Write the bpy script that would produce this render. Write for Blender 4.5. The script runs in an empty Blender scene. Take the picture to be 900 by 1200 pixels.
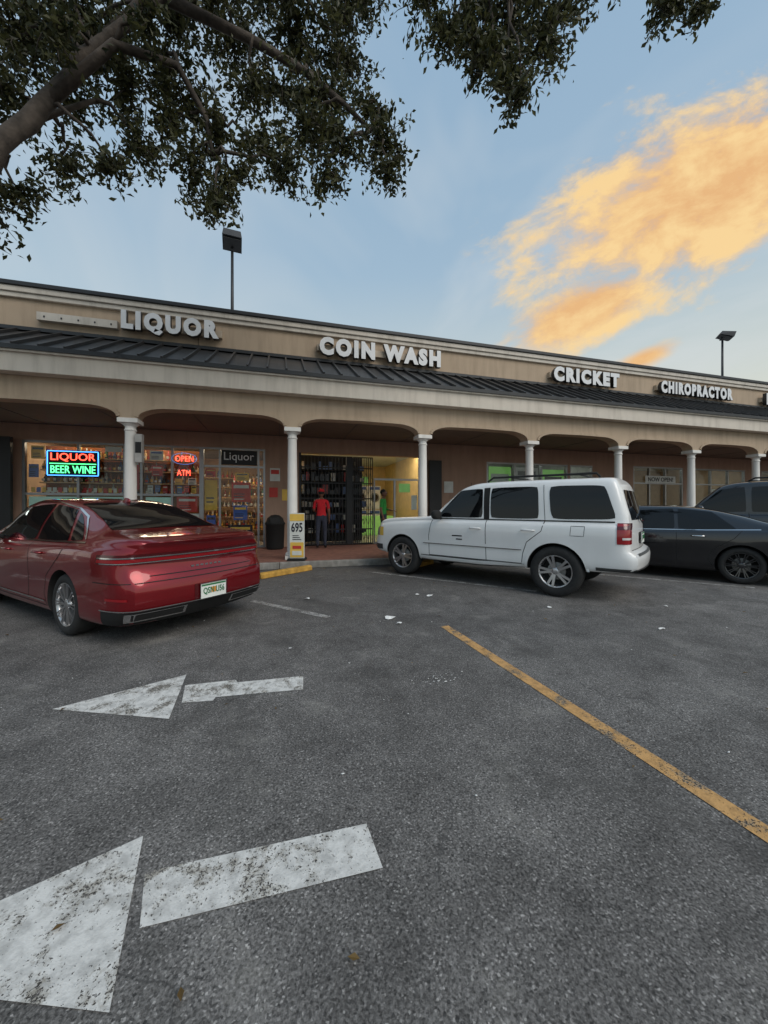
import bpy, bmesh, math, random
from mathutils import Vector, Matrix
random.seed(7)
S=bpy.context.scene
YAW=math.radians(15.8); CY,SY=math.cos(YAW),math.sin(YAW)

# ------------------------------------------------------------------ materials
def nodes(name):
    m=bpy.data.materials.new(name); m.use_nodes=True
    nt=m.node_tree; nt.nodes.clear()
    out=nt.nodes.new('ShaderNodeOutputMaterial')
    return m,nt,out
def N(nt,t,**k):
    n=nt.nodes.new(t)
    for a,v in k.items(): setattr(n,a,v)
    return n
def ramp(nt,fac,stops,interp='LINEAR'):
    r=N(nt,'ShaderNodeValToRGB'); cr=r.color_ramp; cr.interpolation=interp
    while len(cr.elements)<len(stops): cr.elements.new(.5)
    for e,(p,c) in zip(cr.elements,stops):
        e.position=p; e.color=(c[0],c[1],c[2],1) if hasattr(c,'__len__') else (c,c,c,1)
    nt.links.new(fac,r.inputs[0]); return r.outputs[0]
def noise(nt,vec,scale,detail=4,rough=.55,dist=0,dim='3D'):
    n=N(nt,'ShaderNodeTexNoise',noise_dimensions=dim); n.inputs['Scale'].default_value=scale
    n.inputs['Detail'].default_value=detail; n.inputs['Roughness'].default_value=rough
    n.inputs['Distortion'].default_value=dist
    if vec is not None: nt.links.new(vec,n.inputs['Vector'])
    return n.outputs['Fac']
def mixc(nt,f,a,b,mode='MIX'):
    m=N(nt,'ShaderNodeMix',data_type='RGBA',blend_type=mode)
    for s,v in ((0,f),(6,a),(7,b)):
        if isinstance(v,(int,float)): m.inputs[s].default_value=v if s==0 else (v,v,v,1)
        elif isinstance(v,tuple): m.inputs[s].default_value=(v[0],v[1],v[2],1)
        else: nt.links.new(v,m.inputs[s])
    return m.outputs[2]
def math_(nt,op,a,b=None,c=None,clamp=False):
    m=N(nt,'ShaderNodeMath',operation=op); m.use_clamp=clamp
    for i,v in enumerate((a,b,c)):
        if v is None: continue
        if isinstance(v,(int,float)): m.inputs[i].default_value=v
        else: nt.links.new(v,m.inputs[i])
    return m.outputs[0]
def pm(name,col,rough=.5,metal=0,coat=0,var=.12,scale=4,bump=0,bscale=60,emit=None,es=0,spec=.5,grime=0):
    m,nt,out=nodes(name); b=N(nt,'ShaderNodeBsdfPrincipled'); nt.links.new(b.outputs[0],out.inputs[0])
    tc=N(nt,'ShaderNodeTexCoord').outputs['Object']
    f=noise(nt,tc,scale,2)
    c=ramp(nt,f,[(.25,tuple(x*(1-var) for x in col)),(.75,tuple(min(1,x*(1+var)) for x in col))])
    if grime:
        mp=N(nt,'ShaderNodeMapping'); mp.inputs['Scale'].default_value=(2.2,2.2,.25); nt.links.new(tc,mp.inputs[0])
        g=noise(nt,mp.outputs[0],2.2,4,.65)
        gf=ramp(nt,g,[(.45,0.),(.75,grime)])
        c=mixc(nt,gf,c,(col[0]*.35,col[1]*.33,col[2]*.3))
    nt.links.new(c,b.inputs['Base Color'])
    b.inputs['Roughness'].default_value=rough; b.inputs['Metallic'].default_value=metal
    b.inputs['Coat Weight'].default_value=coat; b.inputs['Coat Roughness'].default_value=.04
    b.inputs['Specular IOR Level'].default_value=spec
    if emit: b.inputs['Emission Color'].default_value=(*emit,1); b.inputs['Emission Strength'].default_value=es
    if bump:
        bn=noise(nt,tc,bscale,2,.6); bp=N(nt,'ShaderNodeBump'); bp.inputs['Strength'].default_value=bump
        bp.inputs['Distance'].default_value=.01; nt.links.new(bn,bp.inputs['Height']); nt.links.new(bp.outputs[0],b.inputs['Normal'])
    return m
def glass_shop(name):
    m,nt,out=nodes(name)
    t=N(nt,'ShaderNodeBsdfTransparent'); t.inputs[0].default_value=(.84,.88,.87,1)
    g=N(nt,'ShaderNodeBsdfGlossy'); g.inputs['Roughness'].default_value=.02
    lw=N(nt,'ShaderNodeFresnel'); lw.inputs[0].default_value=1.45
    mx=N(nt,'ShaderNodeMixShader'); f=math_(nt,'MULTIPLY_ADD',lw.outputs[0],.6,.01,True)
    nt.links.new(f,mx.inputs[0]); nt.links.new(t.outputs[0],mx.inputs[1]); nt.links.new(g.outputs[0],mx.inputs[2]); nt.links.new(mx.outputs[0],out.inputs[0])
    return m
def asphalt():
    m,nt,out=nodes('asphalt'); b=N(nt,'ShaderNodeBsdfPrincipled'); nt.links.new(b.outputs[0],out.inputs[0])
    tc=N(nt,'ShaderNodeTexCoord').outputs['Object']; D='2D'
    big=noise(nt,tc,.35,4,.6,.3,D); mid=noise(nt,tc,2.2,5,.72,0,D); fine=noise(nt,tc,95,2,.7,0,D)
    c=ramp(nt,big,[(.3,(.118,.112,.107)),(.7,(.160,.153,.146))])
    c2=ramp(nt,mid,[(.3,.70),(.5,1.),(.72,1.25)]); c=mixc(nt,1.,c,c2,'MULTIPLY')
    c3=ramp(nt,fine,[(.25,.42),(.5,1.),(.75,1.5)]); c=mixc(nt,1.,c,c3,'MULTIPLY')
    v=N(nt,'ShaderNodeTexVoronoi',voronoi_dimensions=D); v.inputs['Scale'].default_value=150; nt.links.new(tc,v.inputs['Vector'])
    sep=N(nt,'ShaderNodeSeparateColor'); nt.links.new(v.outputs['Color'],sep.inputs[0])
    sp=ramp(nt,sep.outputs[0],[(0,.5),(.3,.85),(.85,1.12),(.95,1.5),(1,2.3)]); c=mixc(nt,1.,c,sp,'MULTIPLY')
    v2=N(nt,'ShaderNodeTexVoronoi',voronoi_dimensions=D); v2.inputs['Scale'].default_value=60; nt.links.new(tc,v2.inputs['Vector'])
    sep2=N(nt,'ShaderNodeSeparateColor'); nt.links.new(v2.outputs['Color'],sep2.inputs[0])
    rr=math_(nt,'ADD',v2.outputs['Distance'],math_(nt,'MULTIPLY',fine,.5))
    peb2=math_(nt,'MULTIPLY',math_(nt,'GREATER_THAN',sep2.outputs[2],.90),math_(nt,'LESS_THAN',rr,.55))
    c=mixc(nt,math_(nt,'MULTIPLY',peb2,.6),c,(.03,.03,.03))
    peb=math_(nt,'MULTIPLY',math_(nt,'GREATER_THAN',sep2.outputs[1],.975),math_(nt,'LESS_THAN',rr,.47))
    c=mixc(nt,math_(nt,'MULTIPLY',peb,.8),c,(.34,.33,.31))
    nn=N(nt,'ShaderNodeTexNoise',noise_dimensions=D); nn.inputs['Scale'].default_value=2.5; nn.inputs['Detail'].default_value=4; nt.links.new(tc,nn.inputs['Vector'])
    ad=N(nt,'ShaderNodeVectorMath',operation='MULTIPLY_ADD'); nt.links.new(nn.outputs['Color'],ad.inputs[0]); ad.inputs[1].default_value=(.6,.6,0); nt.links.new(tc,ad.inputs[2])
    vc=N(nt,'ShaderNodeTexVoronoi',feature='DISTANCE_TO_EDGE',voronoi_dimensions=D); vc.inputs['Scale'].default_value=.42; nt.links.new(ad.outputs[0],vc.inputs['Vector'])
    cr=ramp(nt,vc.outputs['Distance'],[(.0,1.),(.0045,.0)])
    cm=ramp(nt,big,[(.47,0.),(.58,.6)])
    c=mixc(nt,math_(nt,'MULTIPLY',cr,cm),c,(.035,.035,.035))
    st=ramp(nt,noise(nt,tc,1.1,4,.72,.5,D),[(.54,0.),(.72,.5)]); c=mixc(nt,st,c,(.050,.048,.045))
    # oil darkening along the parked-car row and light wheel-track dust in the aisle
    sx=N(nt,'ShaderNodeSeparateXYZ'); nt.links.new(tc,sx.inputs[0])
    row=N(nt,'ShaderNodeMapRange',interpolation_type='SMOOTHSTEP'); nt.links.new(sx.outputs[1],row.inputs[0]); row.inputs[1].default_value=4.4; row.inputs[2].default_value=7.2
    oil=math_(nt,'MULTIPLY',row.outputs[0],ramp(nt,mid,[(.40,0.),(.62,.6)])); c=mixc(nt,oil,c,(.045,.043,.041))
    dl=ramp(nt,mid,[(.60,0.),(.78,.45)]); c=mixc(nt,dl,c,(.24,.23,.205))
    nt.links.new(c,b.inputs['Base Color']); b.inputs['Roughness'].default_value=.88; b.inputs['Specular IOR Level'].default_value=.25
    bp=N(nt,'ShaderNodeBump'); bp.inputs['Strength'].default_value=.55; bp.inputs['Distance'].default_value=.004
    nt.links.new(fine,bp.inputs['Height']); nt.links.new(bp.outputs[0],b.inputs['Normal'])
    return m
def roadpaint(name,col,wear):
    m,nt,out=nodes(name); b=N(nt,'ShaderNodeBsdfPrincipled')
    tc=N(nt,'ShaderNodeTexCoord').outputs['Object']; D='2D'
    n1=noise(nt,tc,6,5,.78,.15,D); n2=noise(nt,tc,85,2,.8,0,D); n3=noise(nt,tc,14,3,.7,0,D)
    c=ramp(nt,n3,[(.3,tuple(x*.66 for x in col)),(.60,col)])
    d=ramp(nt,n1,[(.50,0.),(.64,.75)]); c=mixc(nt,d,c,(.24,.215,.17))
    nt.links.new(c,b.inputs['Base Color']); b.inputs['Roughness'].default_value=.8
    w=math_(nt,'ADD',math_(nt,'MULTIPLY',n1,.5),math_(nt,'MULTIPLY',n2,.5))
    a=ramp(nt,w,[(wear,1.),(wear+.025,0.)])
    t=N(nt,'ShaderNodeBsdfTransparent'); mx=N(nt,'ShaderNodeMixShader')
    nt.links.new(a,mx.inputs[0]); nt.links.new(t.outputs[0],mx.inputs[1]); nt.links.new(b.outputs[0],mx.inputs[2]); nt.links.new(mx.outputs[0],out.inputs[0])
    bp=N(nt,'ShaderNodeBump'); bp.inputs['Strength'].default_value=.5; bp.inputs['Distance'].default_value=.004
    nt.links.new(n2,bp.inputs['Height']); nt.links.new(bp.outputs[0],b.inputs['Normal'])
    return m
def leafmat(name,c1,c2):
    m,nt,out=nodes(name)
    g=N(nt,'ShaderNodeNewGeometry'); 
    c=ramp(nt,g.outputs['Random Per Island'],[(0,c1),(1,c2)])
    d=N(nt,'ShaderNodeBsdfPrincipled'); d.inputs['Roughness'].default_value=.5; nt.links.new(c,d.inputs['Base Color'])
    t=N(nt,'ShaderNodeBsdfTranslucent'); nt.links.new(c,t.inputs[0])
    mx=N(nt,'ShaderNodeMixShader'); mx.inputs[0].default_value=.35
    nt.links.new(d.outputs[0],mx.inputs[1]); nt.links.new(t.outputs[0],mx.inputs[2]); nt.links.new(mx.outputs[0],out.inputs[0])
    return m
def emis(name,col,s):
    m,nt,out=nodes(name); e=N(nt,'ShaderNodeEmission'); e.inputs[0].default_value=(*col,1); e.inputs[1].default_value=s
    nt.links.new(e.outputs[0],out.inputs[0]); return m

M={}
M['asphalt']=asphalt()
M['white_paint']=roadpaint('road_paint_white',(.66,.65,.62),.565)
M['white_faint']=roadpaint('road_paint_faint',(.42,.41,.39),.50)
M['yellow_paint']=roadpaint('road_paint_yellow',(.56,.32,.12),.555)
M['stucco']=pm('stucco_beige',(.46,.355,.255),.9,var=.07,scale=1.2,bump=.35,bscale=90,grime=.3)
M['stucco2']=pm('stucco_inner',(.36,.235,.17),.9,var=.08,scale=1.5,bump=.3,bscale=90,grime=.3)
M['cornice']=pm('cornice_offwhite',(.62,.57,.50),.8,var=.06,scale=2,grime=.45)
M['fascia']=pm('fascia_cream',(.64,.58,.50),.75,var=.05,scale=2,grime=.35)
M['darkcap']=pm('dark_metal_cap',(.035,.037,.04),.5,.3)
M['roofmetal']=pm('standing_seam_metal',(.075,.072,.07),.42,.5,var=.2,scale=1.5,grime=.3)
M['column']=pm('column_white',(.76,.74,.70),.6,var=.05,scale=3,grime=.25)
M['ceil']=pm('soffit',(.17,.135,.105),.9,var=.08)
M['brickred']=pm('sidewalk_red',(.20,.09,.065),.85,var=.25,scale=6,bump=.3)
M['curb']=pm('curb_concrete',(.25,.24,.22),.9,var=.3,scale=8,bump=.4,grime=.5)
M['alum']=pm('aluminium_frame',(.30,.30,.30),.4,.8)
M['black']=pm('black_metal',(.012,.012,.013),.5,.2)
M['matteblack']=pm('matte_black',(.012,.012,.012),.85)
M['glass']=glass_shop('shop_glass')
M['signwhite']=pm('sign_face_white',(.74,.75,.76),.45,var=.06,scale=3,grime=.12)
M['signside']=pm('sign_return_dark',(.04,.038,.035),.5)
M['raceway']=pm('raceway_beige',(.50,.41,.31),.6,grime=.4)
M['concrete']=pm('concrete',(.34,.33,.31),.9,var=.2,scale=5,bump=.4)
M['flat_roof']=pm('flat_roof',(.3,.3,.3),.9)
M['intwall']=pm('interior_wall',(.42,.28,.17),.8)
M['intyel']=pm('interior_wall_yellow',(.62,.46,.20),.8)
M['tile']=pm('interior_tile',(.35,.33,.30),.4)
M['lamp_int']=emis('fluorescent_panel',(1,.80,.55),15)
M['lamp_cool']=emis('fluorescent_panel_cool',(.9,1,.92),7)
M['bark']=pm('bark',(.070,.056,.045),.95,var=.45,scale=9,bump=1.,bscale=22)
M['leaf']=leafmat('tree_leaves',(.018,.026,.010),(.11,.11,.038))
M['dryleaf']=leafmat('dry_leaves',(.08,.045,.015),(.25,.16,.05))
M['paper']=pm('paper',(.7,.7,.68),.8)
M['yellowstop']=pm('wheel_stop_yellow',(.50,.28,.05),.8,var=.3,scale=9,bump=.4,grime=.6)
M['chrome']=pm('chrome',(.75,.75,.75),.12,1.,var=.02)
M['tyre']=pm('tyre_rubber',(.02,.02,.02),.85,var=.3,scale=20)
M['alloy']=pm('alloy_wheel',(.50,.50,.51),.28,.9,var=.05)
M['carglass']=pm('car_glass',(.005,.006,.007),.03,0,0,var=.05,spec=.4)
M['redpaint']=pm('car_paint_red',(.22,.002,.007),.28,.55,1.,var=.04)
M['whitepaint']=pm('car_paint_white',(.80,.80,.79),.35,0,.7,var=.03,scale=2,grime=.06)
M['blackpaint']=pm('car_paint_black',(.006,.006,.008),.2,.2,1.,var=.05)
M['greypaint']=pm('car_paint_charcoal',(.016,.017,.020),.25,.4,1.,var=.05)
M['cladding']=pm('grey_plastic_cladding',(.045,.045,.045),.6,0,0,var=.1)
M['gap']=pm('panel_gap',(.006,.006,.006),.8)
M['taillamp']=pm('tail_lamp_red',(.26,.004,.008),.2,0,.6)
M['lampdark']=pm('tail_lamp_dark',(.07,.003,.005),.2,0,.6)
M['lampclear']=pm('lamp_clear',(.55,.55,.56),.1,.6,1.)
M['reverse']=pm('lamp_white',(.7,.68,.66),.2,0,1.)
M['skin']=pm('skin_dark',(.16,.075,.045),.55)
M['cloth_red']=pm('cloth_red',(.50,.012,.02),.9,var=.2,scale=20)
M['cloth_green']=pm('cloth_green',(.03,.28,.05),.9,var=.2,scale=20)
M['denim']=pm('denim',(.03,.035,.055),.9,var=.3,scale=20)
M['hair']=pm('hair_black',(.01,.008,.007),.8)
M['shoe']=pm('shoe_dark',(.02,.02,.02),.6)
M['eye']=pm('eye_white',(.6,.6,.6),.3)
M['lip']=pm('lips',(.18,.05,.04),.5)
for i,c in enumerate([(.28,.09,.03),(.42,.25,.05),(.04,.12,.04),(.32,.03,.03),(.5,.5,.45),(.03,.03,.04),(.08,.14,.32),(.5,.33,.16)]):
    M['b%d'%i]=pm('bottle_%d'%i,c,.25)
M['posterg']=pm('poster_green',(.25,.52,.14),.6,emit=(.35,.8,.2),es=.16)  # faint emission added, so the green print glows without being a lamp
M['posterw']=pm('poster_white',(.62,.64,.60),.6)
M['postert']=pm('poster_teal',(.30,.48,.42),.6,var=.35,scale=3,emit=(.5,.8,.7),es=.10)  # weak glow added to the teal panels, which are no light source
M['posterr']=pm('poster_red',(.5,.04,.03),.6)
M['posterb']=pm('poster_blue',(.06,.12,.4),.6)
M['postery']=pm('poster_yellow',(.72,.46,.08),.6)
M['neonr']=emis('neon_red',(1,.07,.04),4.5); M['neong']=emis('neon_green',(.1,1,.3),3); M['neonb']=emis('neon_blue',(.08,.35,1),3.2); M['neonb2']=emis('neon_blue_dim',(.15,.3,.8),.8)
M['plate']=pm('plate_white',(.7,.72,.68),.5); M['plategreen']=pm('plate_green',(.02,.16,.06),.5); M['plateor']=pm('plate_orange',(.6,.25,.05),.5)

# ------------------------------------------------------------------ mesh builder
def empty(name,loc=(0,0,0),rz=0):
    e=bpy.data.objects.new(name,None); e.location=loc; e.rotation_euler=(0,0,rz); S.collection.objects.link(e); e.empty_display_size=.2; return e
class B:
    def __init__(s): s.v=[];s.f=[];s.m=[];s.mats=[];s.sm=[]
    def mi(s,mat):
        if mat not in s.mats: s.mats.append(mat)
        return s.mats.index(mat)
    def add(s,vs,fs,mat,smooth=False):
        o=len(s.v); s.v+= [tuple(v) for v in vs]; k=s.mi(mat)
        for f in fs: s.f.append([i+o for i in f]); s.m.append(k); s.sm.append(smooth)
    def box(s,x0,x1,y0,y1,z0,z1,mat):
        s.add([(x0,y0,z0),(x1,y0,z0),(x1,y1,z0),(x0,y1,z0),(x0,y0,z1),(x1,y0,z1),(x1,y1,z1),(x0,y1,z1)],
              [(0,3,2,1),(4,5,6,7),(0,1,5,4),(1,2,6,5),(2,3,7,6),(3,0,4,7)],mat)
    def beam(s,p,q,w,h,mat,up=(0,0,1)):
        p=Vector(p);q=Vector(q);d=(q-p).normalized();r=d.cross(Vector(up))
        if r.length<1e-3: r=d.cross(Vector((0,1,0)))
        r.normalize();u=r.cross(d)
        vs=[]
        for c in (p,q):
            for a,b in ((-1,-1),(1,-1),(1,1),(-1,1)): vs.append(c+r*a*w/2+u*b*h/2)
        s.add(vs,[(0,1,2,3),(7,6,5,4),(0,4,5,1),(1,5,6,2),(2,6,7,3),(3,7,4,0)],mat)
    def quad(s,pts,mat): s.add(pts,[tuple(range(len(pts)))],mat)
    def tube(s,pts,rad,mat,n=8,smooth=True,cap=True):
        pts=[Vector(p) for p in pts]; vs=[];fs=[]
        ref=None
        for i,p in enumerate(pts):
            d=(pts[min(i+1,len(pts)-1)]-pts[max(i-1,0)]).normalized()
            if ref is None:
                ref=d.cross(Vector((0,0,1)))
                if ref.length<.1: ref=d.cross(Vector((0,1,0)))
            a=(ref-d*ref.dot(d)).normalized(); b=d.cross(a); ref=a
            r=rad[i] if hasattr(rad,'__len__') else rad
            for k in range(n):
                t=2*math.pi*k/n; vs.append(p+a*math.cos(t)*r+b*math.sin(t)*r)
        for i in range(len(pts)-1):
            for k in range(n): fs.append((i*n+k,i*n+(k+1)%n,(i+1)*n+(k+1)%n,(i+1)*n+k))
        if cap: fs.append(tuple(range(n))[::-1]); fs.append(tuple(range((len(pts)-1)*n,len(pts)*n)))
        s.add(vs,fs,mat,smooth)
    def lathe(s,c,axis,prof,mat,n=32,smooth=True):
        vs=[];fs=[]
        for r,h in prof:
            for k in range(n):
                t=2*math.pi*k/n
                if axis=='z': vs.append((c[0]+r*math.cos(t),c[1]+r*math.sin(t),c[2]+h))
                else: vs.append((c[0]+r*math.cos(t),c[1]+h,c[2]+r*math.sin(t)))
        for i in range(len(prof)-1):
            for k in range(n): fs.append((i*n+k,i*n+(k+1)%n,(i+1)*n+(k+1)%n,(i+1)*n+k))
        s.add(vs,fs,mat,smooth)
    def ell(s,c,r,mat,n=14,m=10,power=1):
        vs=[];fs=[]
        for i in range(m+1):
            ph=math.pi*i/m
            for k in range(n):
                t=2*math.pi*k/n
                f=lambda x: math.copysign(abs(x)**power,x)
                vs.append((c[0]+r[0]*f(math.sin(ph))*f(math.cos(t)),c[1]+r[1]*f(math.sin(ph))*f(math.sin(t)),c[2]+r[2]*f(math.cos(ph))))
        for i in range(m):
            for k in range(n): fs.append((i*n+k,i*n+(k+1)%n,(i+1)*n+(k+1)%n,(i+1)*n+k))
        s.add(vs,fs,mat,True)
    def done(s,name,parent=None,bevel=0,recalc=True,loc=None):
        me=bpy.data.meshes.new(name); me.from_pydata(s.v,[],s.f)
        for mt in s.mats: me.materials.append(mt)
        me.polygons.foreach_set('material_index',s.m); me.polygons.foreach_set('use_smooth',s.sm)
        if recalc:
            bm=bmesh.new(); bm.from_mesh(me); bmesh.ops.remove_doubles(bm,verts=bm.verts,dist=1e-5); bmesh.ops.recalc_face_normals(bm,faces=bm.faces); bm.to_mesh(me); bm.free()
        o=bpy.data.objects.new(name,me); S.collection.objects.link(o)
        if parent: o.parent=parent
        if loc: o.location=loc
        if bevel:
            md=o.modifiers.new('bevel','BEVEL'); md.width=bevel; md.segments=2; md.limit_method='ANGLE'
        return o
def text(name,s,x0,x1,z0,z1,y,mat,parent=None,depth=.06,bold=.012,side=None,matrix=None,space=1.):
    cu=bpy.data.curves.new(name,'FONT'); cu.body=s; cu.size=1; cu.offset=bold; cu.resolution_u=3; cu.space_character=space
    t=bpy.data.objects.new(name,cu); S.collection.objects.link(t)
    cu.extrude=.1
    dg=bpy.context.evaluated_depsgraph_get(); me=bpy.data.meshes.new_from_object(t.evaluated_get(dg)); 
    bpy.data.objects.remove(t)
    xs=[v.co.x for v in me.vertices]; ys=[v.co.y for v in me.vertices]
    ax,bx,ay,by=min(xs),max(xs),min(ys),max(ys)
    for v in me.vertices:
        u=(v.co.x-ax)/(bx-ax); w=(v.co.y-ay)/(by-ay); d=(v.co.z+.1)/.2
        v.co=Vector((x0+u*(x1-x0), y-d*depth, z0+w*(z1-z0)))
    me.materials.clear(); me.materials.append(mat)
    if side:
        me.materials.append(side)
        me.update()
        for p in me.polygons: p.material_index=0 if abs(p.normal.y)>.7 else 1
    if matrix: me.transform(matrix)
    o=bpy.data.objects.new(name,me); S.collection.objects.link(o)
    if parent: o.parent=parent
    return o

# ------------------------------------------------------------------ ground
b=B(); b.quad([(-400,-400,0),(400,-400,0),(400,400,0),(-400,400,0)],M['asphalt']); b.done('parking_lot_ground')
b=B()
b.box(-18,36,8.72,12.0,.004,.15,M['brickred']); 
sw=b.done('sidewalk')
b=B()
x=-18
while x<36:
    b.box(x+.004,x+2.996,8.57,8.717,.003,.153,M['curb']); x+=3
o=b.done('curb',bevel=.015); o.parent=sw
def flat(name,polys,mat,z=.004):
    b=B()
    for p in polys: b.quad([(x,y,z) for x,y in p],mat)
    return b.done(name)
flat('painted_arrow',[[(-1.51,3.08),(-.70,2.73),(-.745,3.41)],[(-.67,2.93),(-.46,2.90),(-.45,2.95),(.175,2.89),(.19,3.12),(-.32,3.15),(-.34,3.20),(-.71,3.21)]],M['white_paint'])
flat('painted_arrow',[[(-1.29,1.50),(-.452,1.189),(-.556,1.789)],[(-.446,1.40),(.385,1.378),(.37,1.59),(-.495,1.61)]],M['white_paint'])
flat('yellow_painted_line',[[(1.81,3.98),(1.915,3.98),(2.265,-3),(2.15,-3)]],M['yellow_paint'])
def stall(x,y,l=2.0,mat='white_faint'):
    d=Vector((-.66,.75)); n=Vector((.75,.66))*.05
    a=Vector((x,y)); c=a+d*l
    return flat('stall_line',[[tuple(a-n),tuple(a+n),tuple(c+n),tuple(c-n)]],M[mat])
stall(.60,4.70,1.5); stall(4.1,5.2,3.4); stall(7.9,4.4,4.5); stall(11.8,4.4,4.5); stall(-3.4,4.3,4.5); stall(15.6,4.4,4.5)

# ------------------------------------------------------------------ building
bld=empty('strip_mall_building')
XL,XR=-16,34
cols=[-13.1,-9.75,-6.42,-3.08,.30,3.65,6.95,10.2,13.3,16.45,19.7,22.95,26.2,29.45,32.7]
b=B(); y0,y1=8.98,9.30; ztop=4.02
def arch(xa,xb):
    out=[]; w=.17; r=.62; zc=3.28; zt=3.52
    a0,a1=xa+w,xb-w
    for i in range(9):
        t=i/8*math.pi/2; out.append((a0+r*(1-math.cos(t)),zc+(zt-zc)*math.sin(t)))
    out.append(((a0+a1)/2,zt+.01))
    for i in range(9):
        t=(8-i)/8*math.pi/2; out.append((a1-r*(1-math.cos(t)),zc+(zt-zc)*math.sin(t)))
    return out
prof=[(XL,3.28),(cols[0]-.17,3.28)]
for a,c in zip(cols[:-1],cols[1:]): prof+=arch(a,c)
prof+=[(cols[-1]+.17,3.28),(XR,3.28)]
vs=[];fs=[];n=len(prof)
for x,z in prof: vs+=[(x,y0,z),(x,y0,ztop),(x,y1,z),(x,y1,ztop)]
for i in range(n-1):
    a=4*i;c=a+4
    if prof[i+1][0]-prof[i][0]<1e-4: continue
    fs+=[(a,c,c+1,a+1),(a+2,a+3,c+3,c+2),(a,a+2,c+2,c),(a+1,c+1,c+3,a+3)]
b.add(vs,fs,M['stucco']); b.done('arched_beam',bld)
b=B()
for a,c in zip(cols[:-1],cols[1:]):
    pr=arch(a,c)
    for p,q in zip(pr[:-1],pr[1:]): b.beam((p[0],y0-.012,p[1]+.03),(q[0],y0-.012,q[1]+.03),.03,.07,M['stucco'],up=(0,0,1))
b.done('arch_moulding',bld)
b=B(); b.box(XL,XR,8.72,8.977,4.0,4.42,M['fascia']); b.box(XL,XR,8.66,8.717,4.36,4.46,M['fascia']); b.done('fascia',bld,bevel=.01)
b=B()
b.quad([(XL,8.66,4.468),(XR,8.66,4.468),(XR,10.4,5.43),(XL,10.4,5.43)],M['roofmetal'])
b.box(XL,XR,8.62,8.655,4.40,4.485,M['darkcap'])
x=XL+.2
while x<XR:
    b.beam((x,8.66,4.495),(x,10.39,5.455),.04,.08,M['roofmetal']); x+=.42
b.box(XL,XR,10.30,10.395,5.42,5.50,M['darkcap'])
b.done('metal_roof',bld)
b=B(); b.box(XL,XR,10.4,10.7,4.0,6.16,M['stucco'])
for i in range(-14,34,6): b.box(i,i+.012,10.394,10.399,5.5,6.16,M['signside'])
b.done('parapet_wall',bld)
b=B(); b.box(XL,XR,10.33,10.75,6.163,6.27,M['cornice']); b.box(XL,XR,10.29,10.78,6.273,6.40,M['cornice']); b.done('cornice',bld,bevel=.012)
b=B(); b.box(XL,XR,10.25,10.82,6.403,6.50,M['darkcap']); b.done('parapet_cap',bld,bevel=.01)
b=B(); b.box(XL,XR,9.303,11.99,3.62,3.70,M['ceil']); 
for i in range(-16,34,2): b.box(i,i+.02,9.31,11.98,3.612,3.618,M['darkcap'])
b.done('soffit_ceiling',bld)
b=B(); b.box(XL,XR,10.72,24,5.8,6.0,M['flat_roof']); b.box(XL,XL+.2,12.3,24,.0,5.79,M['stucco']); b.box(XR-.2,XR,12.3,24,0,5.79,M['stucco']); b.box(XL,XR,24.01,24.2,0,6.4,M['stucco']); b.done('flat_roof',bld)
for cx in cols:
    b=B(); cy=9.14
    b.box(cx-.17,cx+.17,cy-.17,cy+.17,.151,.24,M['column'])
    b.lathe((cx,cy,0),'z',[(.0,.24),(.155,.24),(.165,.27),(.155,.30),(.122,.32),(.12,.6),(.118,1.5),(.110,2.4),(.103,3.02),(.118,3.03),(.12,3.05),(.103,3.07),(.103,3.12),(.135,3.15),(.165,3.18),(.0,3.18)],M['column'],28)
    b.box(cx-.19,cx+.19,cy-.19,cy+.19,3.183,3.277,M['column'])
    b.done('column',bld,bevel=.006)
b=B(); b.box(-2.95,-2.82,8.98,9.12,2.35,2.95,M['concrete']); b.box(-2.94,-2.83,8.972,8.978,2.55,2.78,M['matteblack']); b.done('column_junction_box',bld)
WY0,WY1=12.0,12.2
openings=[(-15,-8.0,.7,3.2),(-6.55,-.42,.15,3.18),(.60,4.72,.15,3.12),(7.3,10.9,.75,3.05),(11.0,12.1,.15,3.05),(14.2,17.0,.3,3.1),(17.6,20.9,.3,3.1),(22,26,.5,3.1),(28,32,.5,3.1)]
b=B(); x=XL
for a,c,z0,z1 in openings:
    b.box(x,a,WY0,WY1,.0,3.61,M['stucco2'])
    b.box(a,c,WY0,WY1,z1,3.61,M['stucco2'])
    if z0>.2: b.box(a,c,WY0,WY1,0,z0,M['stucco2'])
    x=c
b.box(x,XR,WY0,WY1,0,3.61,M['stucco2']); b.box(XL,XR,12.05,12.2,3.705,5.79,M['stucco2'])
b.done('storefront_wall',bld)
def frame(x0,x1,z0,z1,mull,rails=(),mat='alum',y=12.06,glass=True,t=.06):
    b=B()
    for xx in [x0+t/2]+list(mull)+[x1-t/2]: b.box(xx-t/2,xx+t/2,y-.05,y+.05,z0,z1,M[mat])
    pts=[x0+t/2]+list(mull)+[x1-t/2]
    for p,q in zip(pts[:-1],pts[1:]):
        for zz in [z0+t/2]+list(rails)+[z1-t/2]: b.box(p+t/2+.001,q-t/2-.001,y-.045,y+.045,zz-t/2,zz+t/2,M[mat])
    b.done('window_frame',bld)
    if glass:
        g=B(); g.quad([(x0,y,z0),(x1,y,z0),(x1,y,z1),(x0,y,z1)],M['glass']); g.done('window_glass',bld,recalc=False)
frame(-15,-8,.7,3.2,[-13,-11,-9.5])
frame(-6.55,-2.22,.15,3.18,[-5.3,-4.2,-3.78,-3.0],[1.75])
frame(-2.22,-.42,.15,3.18,[-1.72,-.62],[2.62],mat='alum')
frame(7.3,10.9,.75,3.05,[8.5,9.7],[]); frame(11.0,12.1,.15,3.05,[],[2.4])
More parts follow.
